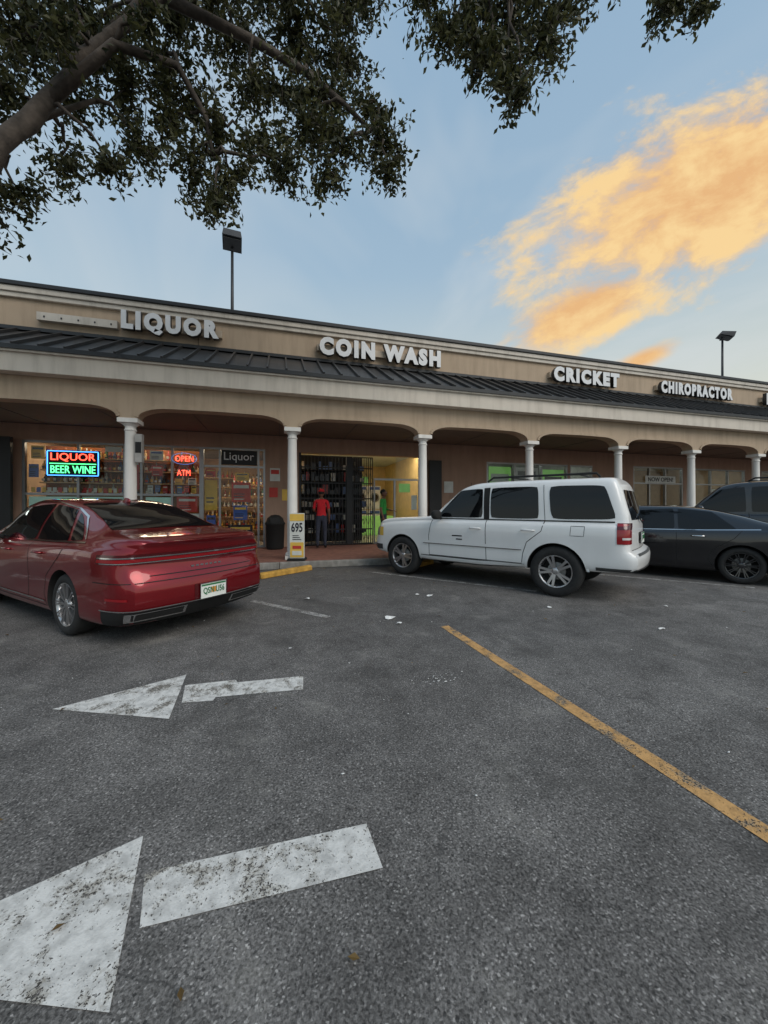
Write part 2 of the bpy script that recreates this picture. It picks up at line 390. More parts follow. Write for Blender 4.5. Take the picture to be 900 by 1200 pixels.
frame(14.2,17.0,.3,3.1,[15.1,16.0],[2.4]); frame(17.6,20.9,.3,3.1,[18.7,19.8],[2.4]); frame(22,26,.5,3.1,[23,24,25]); frame(28,32,.5,3.1,[29,30,31])
def room(x0,x1,d,wall,lamp,name,lamps=3,ceilm='posterw'):
    b=B()
    b.quad([(x0,12.2,.152),(x1,12.2,.152),(x1,12.2+d,.152),(x0,12.2+d,.152)],M['tile'])
    b.quad([(x0,12.2,3.45),(x1,12.2,3.45),(x1,12.2+d,3.45),(x0,12.2+d,3.45)],M[ceilm])
    b.quad([(x0,12.2+d,.15),(x1,12.2+d,.15),(x1,12.2+d,3.45),(x0,12.2+d,3.45)],M[wall])
    b.quad([(x0,12.2,.15),(x0,12.2+d,.15),(x0,12.2+d,3.45),(x0,12.2,3.45)],M[wall]); b.quad([(x1,12.2,.15),(x1,12.2+d,.15),(x1,12.2+d,3.45),(x1,12.2,3.45)],M[wall])
    w=(x1-x0)/lamps
    for i in range(lamps):
        c=x0+w*(i+.5)
        for yy in (13.6,): b.box(c-.6,c+.6,yy-.2,yy+.2,3.38,3.44,M[lamp])
    b.done(name,bld,recalc=False)
room(-7.0,-.1,5,'intwall','lamp_int','liquor_store_interior',3,'concrete')
# a second light row right over the window display
b=B()
for c in (-5.6,-3.2,-1.2): b.box(c-.6,c+.6,12.32,12.42,3.38,3.44,M['lamp_int'])
b.done('display_light',bld)
room(.3,5.2,6,'intyel','lamp_int','laundromat_interior',3)
room(6.9,12.4,5,'concrete','lamp_cool','phone_shop_interior',2)
room(13.8,21.2,4,'intwall','lamp_cool','clinic_interior',2)
room(-15.5,-7.6,4,'intwall','lamp_cool','left_shop_interior',1)
room(21.6,33,4,'intwall','lamp_cool','right_shop_interior',2)
def bottles(x0,x1,y,zs,b,step=.1):
    for z in zs:
        b.box(x0,x1,y-.15,y+.2,z-.03,z,M['b7'])
        x=x0+.06
        while x<x1-.05:
            h=random.uniform(.2,.32); r=random.uniform(.034,.048); k=M['b%d'%random.choice([0,1,2,3,4,5,6,7,0,1,4])]
            b.lathe((x,y+random.uniform(-.05,.02),z),'z',[(r,.0),(r,h*.6),(r*.4,h*.75),(r*.4,h),(0,h)],k,7)
            b.box(x-r*.8,x+r*.8,y-.11,y-.105,z+h*.15,z+h*.42,M[random.choice(['posterw','postery','posterr','posterw','b5'])])
            x+=step*random.uniform(.9,1.2)
b=B(); bottles(-6.4,-2.4,12.62,[1.75,2.1,2.45,2.8],b,.115)
bottles(-6.8,-.2,16.6,[.6,1.,1.4,1.8,2.2,2.6],b,.16)
b.box(-6.45,-2.35,12.86,12.89,.16,3.15,M['b0'])
bottles(-1.6,-.5,14.2,[.6,1.,1.4,1.8,2.2],b,.13)
b.box(-6.5,-2.3,12.25,12.35,.16,.6,M['b5'])
b.done('liquor_shelves',bld)
b=B()
def poster(x0,x1,z0,z1,m,y=12.11):
    b.quad([(x0,y,z0),(x1,y,z0),(x1,y,z1),(x0,y,z1)],M[m])
    h=z1-z0; w=x1-x0
    if h>.17:
        # printed blocks and text rows of the poster
        k=random.choice(['posterw','postery','b5']) if m!='posterw' else random.choice(['posterr','posterb','b5'])
        b.quad([(x0+w*.1,y-.0015,z1-h*.30),(x1-w*.1,y-.0015,z1-h*.30),(x1-w*.1,y-.0015,z1-h*.14),(x0+w*.1,y-.0015,z1-h*.14)],M[k])
        for q in range(3): b.quad([(x0+w*.12,y-.0015,z0+h*(.12+.13*q)),(x1-w*random.uniform(.15,.45),y-.0015,z0+h*(.12+.13*q)),(x1-w*.3,y-.0015,z0+h*(.17+.13*q)),(x0+w*.12,y-.0015,z0+h*(.17+.13*q))],M['b5' if q else k])
poster(-6.45,-5.35,.25,1.68,'postert'); poster(-5.25,-4.25,.25,1.68,'postert'); poster(-3.7,-3.05,.25,1.68,'postert'); poster(-2.92,-2.3,.25,1.2,'posterw')
poster(-2.9,-2.35,1.25,1.7,'posterr')
poster(-4.12,-3.86,1.9,2.9,'posterr'); poster(-2.15,-1.8,1.3,2.2,'postery'); poster(-2.12,-1.85,2.3,2.55,'posterr')
poster(-1.4,-.85,1.55,2.15,'posterr'); poster(-1.35,-.95,1.0,1.45,'posterb'); poster(-1.3,-.9,2.2,2.45,'postery'); poster(-2.1,-1.85,.7,1.15,'posterb'); poster(-1.5,-.8,.35,.85,'b5')
for i in range(9):
    xx=-6.4+i*.12; poster(xx,xx+.09,1.80,1.93,random.choice(['postery','posterw','posterr','posterb']))
for i in range(8):
    xx=-5.22+i*.12; poster(xx,xx+.08,1.80,1.92,random.choice(['postery','posterw','posterr','b6']))
for i in range(7):
    xx=-3.65+i*.19; poster(xx,xx+.13,1.80+.03*(i%2),2.02,random.choice(['postery','posterw','posterr','b6']))
for xx,zz,w,h,m_ in ((-3.6,2.75,.35,.28,'posterw'),(-3.55,2.3,.28,.3,'posterr'),(-6.4,2.7,.3,.35,'postery'),(-2.95,2.05,.2,.18,'postery'),(-2.6,2.05,.22,.2,'posterw'),(-4.7,2.95,.4,.15,'posterw'),(-6.45,2.2,.22,.35,'posterb')): poster(xx,xx+w,zz,zz+h,m_,12.106)
poster(7.45,8.4,1.0,2.9,'posterg'); poster(8.6,9.6,1.9,2.9,'posterw'); poster(9.8,10.8,.9,2.85,'posterg'); poster(8.6,9.6,.9,1.7,'posterg')
poster(11.15,11.95,1.0,1.5,'posterw'); poster(14.35,15.0,.5,1.3,'posterw'); poster(18.8,19.7,.5,2.2,'posterw')
b.done('window_posters',bld,recalc=False)
text('door_lettering','Liquor',-1.6,-.75,2.74,3.05,12.0,M['signwhite'],bld,.01,.0)
b=B(); b.box(-1.68,-.66,12.005,12.012,2.67,3.11,M['black']); b.done('door_sign_panel',bld)
text('poster_text','5G',7.7,8.1,1.75,2.15,12.1,M['posterw'],bld,.002,.01)
text('poster_text','$25',10.05,10.45,1.6,2.1,12.1,M['posterw'],bld,.002,.01)
b=B()
b.box(-.28,.02,11.985,11.998,2.2,2.6,M['posterw']); b.box(-.25,-.01,11.975,11.984,2.42,2.55,M['posterr']); b.box(.08,.3,11.985,11.998,1.6,1.95,M['postery']); b.box(-.3,-.05,11.985,11.998,1.7,2.0,M['posterr'])
b.box(5.6,5.95,11.985,11.998,1.9,2.3,M['posterw'])
b.done('wall_notices',bld,recalc=True)
def gate(b,x0,x1,y,z0,z1,dx=.11,ang=0):
    n=int((x1-x0)/dx)
    for i in range(n+1):
        x=x0+(x1-x0)*i/n; b.box(x-.012,x+.012,y-.009,y+.009,z0,z1,M['black'])
    for zz in (z0+.02,z0+.5,z0+1.0,z0+1.5,z0+2.,z0+2.5,z1-.02): b.box(x0,x1,y-.02,y-.01,zz-.02,zz+.02,M['black'])
    for i in range(n):
        xa=x0+(x1-x0)*i/n; xb=x0+(x1-x0)*(i+1)/n
        for k in range(5):
            za=z0+.5*k+.1; b.beam((xa,y+.015,za),(xb,y+.015,za+.3),.008,.012,M['black'],up=(0,1,0)) if i%2 else b.beam((xa,y+.015,za+.3),(xb,y+.015,za),.008,.012,M['black'],up=(0,1,0))
b=B(); gate(b,.66,2.1,12.02,.17,3.05); gate(b,2.35,3.0,12.02,.17,3.05,.07)
b.box(2.12,2.32,11.98,12.06,.17,3.05,M['black'])
b.box(.6,.66,11.97,12.1,.15,3.12,M['black']); b.box(4.66,4.72,11.97,12.1,.15,3.12,M['alum'])
b.box(-7.3,-6.62,11.7,11.8,.16,3.2,M['black']); b.box(4.95,5.4,11.75,11.85,.16,3.0,M['black'])
b.done('security_gate',bld)
b=B()
for z in (.5,.95,1.4,1.85,2.3,2.7):
    b.box(.7,2.9,12.9,13.3,z-.03,z,M['matteblack'])
    x=.75
    while x<2.85:
        w=random.uniform(.08,.2); h=random.uniform(.12,.33)
        b.box(x,x+w,12.95,13.2,z+.001,z+h,M[random.choice(['b5','b4','b6','b5','b3','b5','matteblack'])]); x+=w+random.uniform(.02,.08)
b.box(.68,2.92,13.31,13.35,.16,3.2,M['matteblack'])
b.done('goods_rack',bld)
for i,mx in enumerate((3.1,3.75,4.4)):
    b=B()
    for zz in (.16,1.3):
        b.box(mx-.3,mx+.3,17.2,18.0,zz,zz+1.1,M['signwhite']); b.lathe((mx,17.19,zz+.55),'y',[(.0,-.03),(.16,-.03),(.17,-.05),(.22,-.05),(.23,0)],M['alum'],20)
        b.lathe((mx,17.15,zz+.55),'y',[(.0,.0),(.16,.0)],M['carglass'],20)
        b.box(mx-.25,mx+.25,17.185,17.199,zz+.92,zz+1.05,M['posterb'])
    b.done('washing_machine',bld)
b=B(); b.box(3.05,4.62,12.02,12.09,2.3,2.36,M['alum']); b.box(3.75,3.81,12.02,12.09,.16,2.3,M['alum']); b.box(3.05,4.62,12.02,12.09,.16,.22,M['alum'])
b.box(3.05,3.09,12.02,12.09,.22,2.3,M['alum']); b.quad([(3.82,12.05,.2),(4.65,12.05,.2),(4.65,12.05,3.1),(3.82,12.05,3.1)],M['glass'])
b.box(3.95,4.35,12.07,12.08,1.9,2.2,M['posterg']); b.box(4.4,4.6,12.07,12.08,1.3,1.8,M['posterw'])
b.done('laundromat_door',bld)
b=B(); b.box(3.1,4.9,15.8,16.3,.16,1.0,M['posterg']); b.box(3.6,4.3,18.05,18.1,2.5,2.9,M['posterg']); b.done('folding_table',bld)
text('now_open_text','NOW OPEN!',15.0,16.4,2.48,2.66,12.0,M['black'],bld,.003,.02)
b=B(); b.box(14.85,16.55,12.003,12.008,2.42,2.72,M['posterw']); b.done('now_open_banner',bld)

def sign(name,s,x0,x1,z0,z1,bold=.07,space=1.3):
    e=empty(name)
    text('letters',s,x0,x1,z0,z1,10.27,M['signwhite'],e,.13,bold,side=M['signside'],space=space)
    b=B(); b.box(x0-.05,x1+.05,10.28,10.397,(z0+z1)/2-.09,(z0+z1)/2+.09,M['raceway']); b.done('raceway',e)
sign('liquor_sign','LIQUOR',-3.62,-1.47,5.57,6.10)
sign('coin_wash_sign','COIN WASH',1.05,4.63,5.55,6.05)
sign('phone_shop_sign','CRICKET',8.66,11.38,5.54,6.03)
sign('chiropractor_sign','CHIROPRACTOR',13.3,16.97,5.54,5.99)
sign('nail_salon_sign','NAILS SPA',18.9,22.0,5.52,6.0)
b=B(); b.box(-5.33,-3.74,10.27,10.397,5.68,5.86,M['cornice']); 
for i in range(5): b.box(-5.2+i*.33,-5.17+i*.33,10.262,10.269,5.74,5.78,M['darkcap'])
b.done('empty_sign_raceway')
e=empty('liquor_neon_sign'); b=B(); b.box(-5.98,-4.76,11.93,11.96,2.22,2.93,M['matteblack'])
for i in range(2):
    z=(2.25,2.90)[i]; b.box(-5.95,-4.79,11.915,11.928,z-.010,z+.010,M['neonb'])
for xx in (-5.95,-4.79): b.box(xx-.010,xx+.010,11.915,11.928,2.262,2.888,M['neonb'])
b.box(-5.9,-4.84,11.915,11.928,2.555,2.575,M['neong'])
b.done('board',e); text('red_letters','LIQUOR',-5.88,-4.86,2.62,2.85,11.929,M['neonr'],e,.012,.0); text('green_letters','BEER WINE',-5.88,-4.86,2.31,2.51,11.929,M['neong'],e,.012,.0)
e=empty('open_neon_sign'); b=B()
pts=[(-2.66+.33*math.cos(t*math.pi/12),11.92,2.8+.165*math.sin(t*math.pi/12)) for t in range(25)]; b.tube(pts,.007,M['neonb2'],6); b.beam((-2.66,11.93,2.97),(-2.66,11.93,3.12),.006,.006,M['black']); b.done('tube',e)
text('open_letters','OPEN',-2.9,-2.42,2.72,2.88,11.929,M['neonr'],e,.012,.0)
e=empty('atm_neon_sign'); text('atm_letters','ATM',-2.85,-2.5,2.31,2.47,11.929,M['neonr'],e,.012,0)

def flood(x,y,ztop,rz,tilt):
    e=empty('floodlight_pole',(x,y,0),rz); b=B()
    b.tube([(0,0,5.95),(0,0,ztop)],[.05,.04],M['darkcap'],10); b.box(-.15,.15,-.15,.15,6.0,6.03,M['darkcap'])
    b.done('pole',e)
    b=B(); b.add([(-.27,-.32,-.02),(.27,-.32,-.02),(.27,.22,-.05),(-.27,.22,-.05),(-.24,-.30,.22),(.24,-.30,.22),(.17,.18,.14),(-.17,.18,.14)],[(0,3,2,1),(4,5,6,7),(0,1,5,4),(1,2,6,5),(2,3,7,6),(3,0,4,7)],M['darkcap'])
    b.box(-.23,.23,-.27,.15,-.065,-.052,M['cladding']); b.beam((0,.05,-.2),(0,.05,-.02),.07,.07,M['darkcap'])
    o=b.done('lamp_head',e,bevel=.012); o.location=(0,-.05,ztop+.15); o.rotation_euler=(tilt,0,0)
flood(-1.37,12.,9.15,.1,math.radians(-12)); flood(19.4,12.,9.0,.9,math.radians(25))
b=B(); b.box(-6.9,-6.7,10.9,11.05,6.7,6.8,M['cornice']); b.tube([(-6.8,10.97,6.0),(-6.8,10.97,6.7)],.02,M['alum'],6); b.tube([(-6.8,10.95,6.85),(-6.6,10.7,6.83)],.04,M['cornice'],8); b.done('security_camera')

d=Vector((.80,.60,0)); nrm=Vector((-.6,.8,0)); pr=[(-.08,.004),(-.07,.09),(-.04,.115),(.04,.115),(.07,.09),(.08,.004)]
def wstop(c,L=.65):
    b=B(); vs=[]
    for s_ in (-L,L):
        for u,z in pr: p=Vector(c)+d*s_+nrm*u; vs.append((p.x,p.y,z))
    fs=[(i,i+1,i+7,i+6) for i in range(5)]+[(0,5,4,3,2,1),(6,7,8,9,10,11),(0,6,11,5)]
    b.add(vs,fs,M['yellowstop']); b.done('wheel_stop',bevel=.012)
wstop((.135,7.95,0)); wstop((3.1,8.1,0)); wstop((7.2,8.1,0)); wstop((11.2,8.1,0))
b=B(); b.lathe((-.12,11.45,.151),'z',[(0,0),(.22,0),(.25,.05),(.27,.72),(.29,.73),(.29,.78),(.26,.80),(.22,.92),(.12,1.0),(0,1.02)],M['matteblack'],28); b.box(-.25,.01,11.165,11.2,.94,1.08,M['black']); b.done('trash_can')
e=empty('promo_stand_sign',(.40,8.88,.153),math.radians(-14)); b=B()
b.box(-.17,.17,-.02,.02,.05,1.10,M['posterw']); b.box(-.165,.165,-.028,-.021,.92,1.08,M['postery']); b.box(-.155,.155,-.028,-.021,.07,.42,M['postery']); b.box(-.11,.11,-.034,-.029,.12,.22,M['posterw']); b.box(-.10,.10,-.034,-.029,.27,.34,M['posterr'])
for i in range(3): b.box(-.10,.10-.03*i,-.028,-.021,.48+i*.045,.495+i*.045,M['b5'])
b.box(-.2,.2,-.16,.16,.0,.05,M['matteblack'])
b.done('panel',e); text('price','695',-.13,.13,.66,.88,-.021,M['b5'],e,.006,.02)

# ------------------------------------------------------------------ litter + leaves
def leafquad(b,p,size,mat,flat_=False):
    a=random.uniform(0,2*math.pi)
    if flat_: n=Vector((random.uniform(-.25,.25),random.uniform(-.25,.25),1)).normalized()
    else: n=Vector((random.gauss(0,1),random.gauss(0,1),random.gauss(0,1)+.5)).normalized()
    t=n.orthogonal().normalized(); t=Matrix.Rotation(a,3,n)@t; s_=n.cross(t)
    l=size; w=size*.48; k=n*size*.12
    b.add([p-t*l*.5,p+s_*w*.5+k-t*l*.05,p+t*l*.5,p-s_*w*.5+k-t*l*.05],[(0,1,2),(0,2,3)],mat)
b=B()
for i in range(220):
    y=random.uniform(.6,8.4); x=random.uniform(-5,9)
    leafquad(b,Vector((x,y,.012)),random.uniform(.02,.05),M['dryleaf'],True)
for i in range(120): leafquad(b,Vector((random.uniform(-8,14),8.5-abs(random.gauss(0,.12)),.012)),random.uniform(.03,.06),M['dryleaf'],True)
for x,y in ((-.27,1.17),(.22,1.12)): leafquad(b,Vector((x,y,.014)),.04,M['dryleaf'],True)
b.done('fallen_leaves',recalc=False)
b=B()
def crumple(x,y,r,m='paper'):
    vs=[];n=9
    for i in range(n):
        t=2*math.pi*i/n; rr=r*random.uniform(.5,1.4); vs.append((x+rr*math.cos(t)*1.2,y+rr*math.sin(t)*.8,.008+random.uniform(0,r*.5)))
    vs.append((x+random.uniform(-.3,.3)*r,y,.01+r*.5)); b.add(vs,[(i,(i+1)%n,n) for i in range(n)],M[m])
for x,y,r in ((1.33,4.42,.06),(1.38,4.2,.035),(2.25,5.35,.045),(2.1,5.5,.03),(.1,3.75,.018),(4.2,3.2,.03),(2.3,1.0,.015),(-3.6,4.4,.06),(5.2,3.9,.03),(.4,5.7,.03),(-2.9,3.9,.03),(3.6,4.3,.03)): crumple(x,y,r)
for i in range(34): crumple(random.gauss(1.25,.13),random.gauss(2.75,.06),random.uniform(.002,.006))
for i in range(70): crumple(random.uniform(-3,6),random.uniform(.8,7),random.choice((.002,.003,.004,.007)))
b.done('litter')

# ------------------------------------------------------------------ vehicles
def pchip(xs,ys):
    n=len(xs); h=[xs[i+1]-xs[i] for i in range(n-1)]; d=[(ys[i+1]-ys[i])/h[i] for i in range(n-1)]
    m=[d[0]]
    for i in range(1,n-1):
        if d[i-1]*d[i]<=0: m.append(0)
        else:
            w1=2*h[i]+h[i-1]; w2=h[i]+2*h[i-1]; m.append((w1+w2)/(w1/d[i-1]+w2/d[i]))
    m.append(d[-1])
    def f(x):
        if x<=xs[0]: return ys[0]
        if x>=xs[-1]: return ys[-1]
        i=0
        while x>xs[i+1]: i+=1
        t=(x-xs[i])/h[i]
        return (1+2*t)*(1-t)**2*ys[i]+t*(1-t)**2*h[i]*m[i]+t*t*(3-2*t)*ys[i+1]+t*t*(t-1)*h[i]*m[i+1]
    return f
class Car:
    def __init__(s,name,table,rear,front,wb,R,paint,bulge=.07,fb=.12):
        s.T=[pchip([r[0] for r in table],[r[k] for r in table]) for k in range(1,6)]
        s.x0,s.x1=table[0][0],table[-1][0]; s.rear=pchip(*zip(*rear)); s.front=pchip(*zip(*front)); s.wb=wb;s.R=R;s.paint=paint;s.bulge=bulge;s.fb=fb
        s.root=empty(name); s.parts=B(); s.cache={}
    def rows(s,x):
        x=round(x,4)
        if x in s.cache: return s.cache[x]
        w,zb,zt,yt,zc=[f(x) for f in s.T]
        H=zt-zb; g=zc-zt; 
        fl=.014*(math.exp(-(x/.42)**2)+math.exp(-((x-s.wb)/.42)**2))
        rows=[(0,zb),(.80*w,zb),(.955*w,zb+.03),(.985*w+fl,zb+.14),(.988*w+fl,zb+.42*H),(1.0*w,zb+.74*H),(.978*w,zt-.045),(.925*w,zt)]
        y9=yt+.035; z9=zt+.86*g
        rows+=[((rows[7][0]+y9)/2+.022,(zt+z9)/2),(y9,z9),(yt-.05,zt+.955*g),(yt*.5,zt+.992*g),(0,zc)]
        ys=pchip(list(range(13)),[r[0] for r in rows]); zs=pchip(list(range(13)),[r[1] for r in rows])
        s.cache[x]=(ys,zs); return s.cache[x]
    def P(s,x,t):
        ys,zs=s.rows(x); y=ys(t); z=zs(t); xx=x
        a=.45
        if x<s.x0+a: xx+=((s.x0+a-x)/a)**2*s.rear(z)
        if x>s.x1-a: xx-=((x-s.x1+a)/a)**2*s.front(z)
        return Vector((xx,y,z))
    def tz(s,x,z):
        zs=s.rows(x)[1]; lo,hi=1.0,11.99
        for _ in range(22):
            m=(lo+hi)/2
            if zs(m)<z: lo=m
            else: hi=m
        return (lo+hi)/2
    def Pn(s,x,t,off):
        p=s.P(x,t); e=.01; dx=s.P(min(x+e,s.x1),t)-s.P(max(x-e,s.x0),t); dt=s.P(x,min(t+.05,12))-s.P(x,max(t-.05,0))
        n=dx.cross(dt); n.normalize()
        if n.dot(Vector((0,p.y,p.z-.7)))<0: n=-n
        return p+n*off
    def W(s,q,z,off=0,end='rear'):
        sg=1 if end=='rear' else -1; xe=s.x0 if end=='rear' else s.x1; bl=s.bulge if end=='rear' else s.fb
        def base(q):
            a=abs(q)
            if a>1:
                x=xe+sg*(a-1); p=s.P(x,s.tz(x,z)); return Vector((p.x,p.y*(1 if q>0 else -1),p.z))
            p=s.P(xe,s.tz(xe,z)); return Vector((p.x-sg*bl*(1-q*q),p.y*q,p.z))
        p=base(q)
        if off:
            a=base(q-.01)-base(q+.01); n=Vector((-a.y,a.x,0)); n.normalize()
            c=Vector((xe+sg*1.,0,p.z))
            if n.dot(p-c)<0: n=-n
            p=p+n*off
        return p
    def body(s):
        NX,MT=84,36; xs=[]
        for i in range(NX+1):
            u=i/NX; u=u-.10*math.sin(2*math.pi*u)/math.pi; xs.append(s.x0+(s.x1-s.x0)*u)
        ts=[12*j/MT for j in range(MT+1)]
        v=[];f=[]
        for sd in (1,-1):
            o=len(v)
            for x in xs:
                for t in ts: p=s.P(x,t); v.append((p.x,p.y*sd,p.z))
            for i in range(NX):
                for j in range(MT):
                    a=o+i*(MT+1)+j; f.append((a,a+1,a+MT+2,a+MT+1))
        K=16
        for end in ('rear','front'):
            xe=s.x0 if end=='rear' else s.x1; sg=1 if end=='rear' else -1; bl=s.bulge if end=='rear' else s.fb
            o=len(v)
            for t in ts:
                p=s.P(xe,t)
                for k in range(K+1):
                    q=1-2*k/K; bb=bl*(1-q*q)*min(1,p.y/.3); v.append((p.x-sg*bb,p.y*q,p.z))
            for j in range(MT):
                for k in range(K): a=o+j*(K+1)+k; f.append((a,a+1,a+K+2,a+K+1))
        me=bpy.data.meshes.new('body'); me.from_pydata(v,[],f)
        bm=bmesh.new(); bm.from_mesh(me); bmesh.ops.remove_doubles(bm,verts=bm.verts,dist=.0008); bmesh.ops.dissolve_degenerate(bm,edges=bm.edges,dist=.0005)
        bmesh.ops.recalc_face_normals(bm,faces=bm.faces); bm.to_mesh(me); bm.free()
        me.materials.append(s.paint); me.materials.append(M['matteblack'])
        o=bpy.data.objects.new('body',me); S.collection.objects.link(o)
        c=B(); R=s.R+.04
        for cx in (0,s.wb):
            for sd in (1,-1):
                ya,yb=sorted((sd*.60,sd*1.15)); n=56
                vs=[]
                for yy in (ya,yb):
                    for k in range(n): t=2*math.pi*k/n; vs.append((cx+R*math.cos(t),yy,s.R+.01+R*math.sin(t)))
                c.add(vs,[(k,(k+1)%n,n+(k+1)%n,n+k) for k in range(n)]+[tuple(range(n)),tuple(range(n,2*n))],M['matteblack'])
        co=c.done('cutter'); md=o.modifiers.new('b','BOOLEAN'); md.operation='DIFFERENCE'; md.solver='EXACT'; md.object=co
        dg=bpy.context.evaluated_depsgraph_get(); m2=bpy.data.meshes.new_from_object(o.evaluated_get(dg)); o.modifiers.clear(); o.data=m2; bpy.data.objects.remove(co)
        m2.materials.clear(); m2.materials.append(s.paint); m2.materials.append(M['matteblack'])
        for p in m2.polygons:
            p.material_index=0
            c=p.center
            for cx in (0,s.wb):
                d=math.hypot(c.x-cx,c.z-s.R-.01)
                if d<R+.004 and (abs(c.y)<.605 or d>R-.02) and (abs(c.y)<.61 or abs(p.normal.y)<.2): p.material_index=1
            if c.z<s.T[1](c.x)+.012: p.material_index=1
        bpy.context.view_layer.objects.active=o; o.select_set(True)
        bpy.ops.object.shade_smooth_by_angle(angle=math.radians(32)); o.select_set(False)
        o.parent=s.root
    def grid(s,fn,nu,nv,mat):
        vs=[fn(i/nu,j/nv) for i in range(nu+1) for j in range(nv+1)]
        s.parts.add(vs,[(i*(nv+1)+j,i*(nv+1)+j+1,(i+1)*(nv+1)+j+1,(i+1)*(nv+1)+j) for i in range(nu) for j in range(nv)],mat,True)
    def side(s,c,mat,off=.004,nu=14,nv=8,rnd=.05):
        for sd in (1,-1):
            def fn(u,v,sd=sd):
                a=2*u-1;b_=2*v-1; a2=a*(1-rnd*abs(b_)**5); b2=b_*(1-rnd*abs(a)**5); u2=(a2+1)/2;v2=(b2+1)/2
                x=(c[0][0]*(1-u2)+c[1][0]*u2)*(1-v2)+(c[3][0]*(1-u2)+c[2][0]*u2)*v2
                z=(c[0][1]*(1-u2)+c[1][1]*u2)*(1-v2)+(c[3][1]*(1-u2)+c[2][1]*u2)*v2
                p=s.Pn(x,s.tz(x,z),off); return (p.x,p.y*sd,p.z)
            s.grid(fn,nu,nv,mat)
    def arc(s,cx,r0,r1,mat,off=.006,a0=-8,a1=188,n=30):
        for sd in (1,-1):
            def fn(u,v,sd=sd):
                a=math.radians(a0+(a1-a0)*u); r=r0+(r1-r0)*v; x=cx+r*math.cos(a); z=s.R+.01+r*math.sin(a); z=max(z,s.T[1](x)+.02)
                p=s.Pn(x,s.tz(x,z),off); return (p.x,p.y*sd,p.z)
            s.grid(fn,n,1,mat)
    def line(s,pts,w,mat,off=.002,sides=(1,-1)):
        pp=[]
        for (xa,za),(xb,zb) in zip(pts[:-1],pts[1:]):
            n=max(2,int(math.hypot(xb-xa,zb-za)/.06))
            for i in range(n): pp.append((xa+(xb-xa)*i/n,za+(zb-za)*i/n))
        pp.append(pts[-1])
        for sd in sides:
            vs=[]
            for i,(x,z) in enumerate(pp):
                a=pp[max(i-1,0)];c=pp[min(i+1,len(pp)-1)]; dx,dz=c[0]-a[0],c[1]-a[1]; l=math.hypot(dx,dz) or 1; nx,nz=-dz/l*w/2,dx/l*w/2
                for k in (-1,1):
                    X=x+k*nx;Z=z+k*nz; p=s.Pn(X,s.tz(X,Z),off); vs.append((p.x,p.y*sd,p.z))
            s.parts.add(vs,[(2*i,2*i+1,2*i+3,2*i+2) for i in range(len(pp)-1)],mat,True)
    def top(s,x0,x1,tA,tB,mat,off=.004,n=12):
        for sd in (1,-1):
            def fn(u,v,sd=sd):
                x=x0+(x1-x0)*u; ta=tA+(tB-tA)*u; t=12-(12-ta)*v; p=s.Pn(x,t,off); 
                if v==0: p.y=0
                return (p.x,p.y*sd,p.z)
            s.grid(fn,n,n,mat)
    def wrap(s,q0,q1,z0,z1,mat,off=.005,n=24,end='rear',m=4):
        f0=z0 if callable(z0) else (lambda q:z0); f1=z1 if callable(z1) else (lambda q:z1)
        def fn(u,v): q=q0+(q1-q0)*u; z=f0(q)+(f1(q)-f0(q))*v; return tuple(s.W(q,z,off,end))
        s.grid(fn,n,m,mat)
    def wheels(s,style,rimmat,half,n=10):
        for cx in (0,s.wb):
            for sd in (1,-1):
                b=B(); R=s.R; w=.22; yo=half*sd; r=R*(.71 if style=='twin' else .64)
                def Y(h): return (yo-sd*h)
                b.lathe((cx,0,R+.002),'y',[(r,Y(.01)),(r+.01,Y(.0)),(R*.86,Y(-.006)),(R*.955,Y(.012)),(R*.99,Y(.035)),(R,Y(.07)),(R,Y(w-.05)),(R*.95,Y(w)),(r,Y(w-.01))],M['tyre'],48)
                b.lathe((cx,0,R+.002),'y',[(r,Y(.005)),(r-.012,Y(.004)),(r-.022,Y(.03)),(r-.03,Y(.15))],rimmat,48)
                b.lathe((cx,0,R+.002),'y',[(r-.02,Y(.13)),(0,Y(.13))],M['matteblack'],32)
                b.lathe((cx,0,R+.002),'y',[(.13,Y(.12)),(.13,Y(.085)),(0,Y(.085))],M['concrete'],24)
                b.lathe((cx,0,R+.002),'y',[(.065,Y(.05)),(.06,Y(.018)),(.03,Y(.012)),(0,Y(.012))],rimmat,20)
                for k in range(n):
                    t=2*math.pi*(k+.5*(cx>0))/n
                    for da in ((-.09,.09) if style=='twin' else (-.17,.17)):
                        a=t+da*(.3 if style=='twin' else .9); c=t+da; rr=r-.012
                        p=Vector((cx+.045*math.cos(a),Y(.03),R+.002+.045*math.sin(a))); q=Vector((cx+rr*math.cos(c),Y(.014),R+.002+rr*math.sin(c)))
                        b.beam(p,q,.016 if style=='twin' else .036,.028,rimmat,up=(0,1,0))
                b.done('wheel',s.root)
    def mirror(s,x,y,z,mat):
        for sd in (1,-1):
            s.parts.ell((x,sd*(y+.11),z),(.07,.12,.085),mat,16,10,.75); s.parts.tube([(x+.02,sd*(y-.08),z-.07),(x,sd*(y+.04),z-.03)],.028,M['matteblack'],8)
    def handle(s,x,z,mat):
        for sd in (1,-1):
            pp=[s.Pn(x,s.tz(x,z),0),s.Pn(x+.02,s.tz(x+.02,z),.035),s.Pn(x+.18,s.tz(x+.18,z),.035),s.Pn(x+.2,s.tz(x+.2,z),0)]
            s.parts.tube([(a.x,a.y*sd,a.z) for a in pp],.013,mat,8)
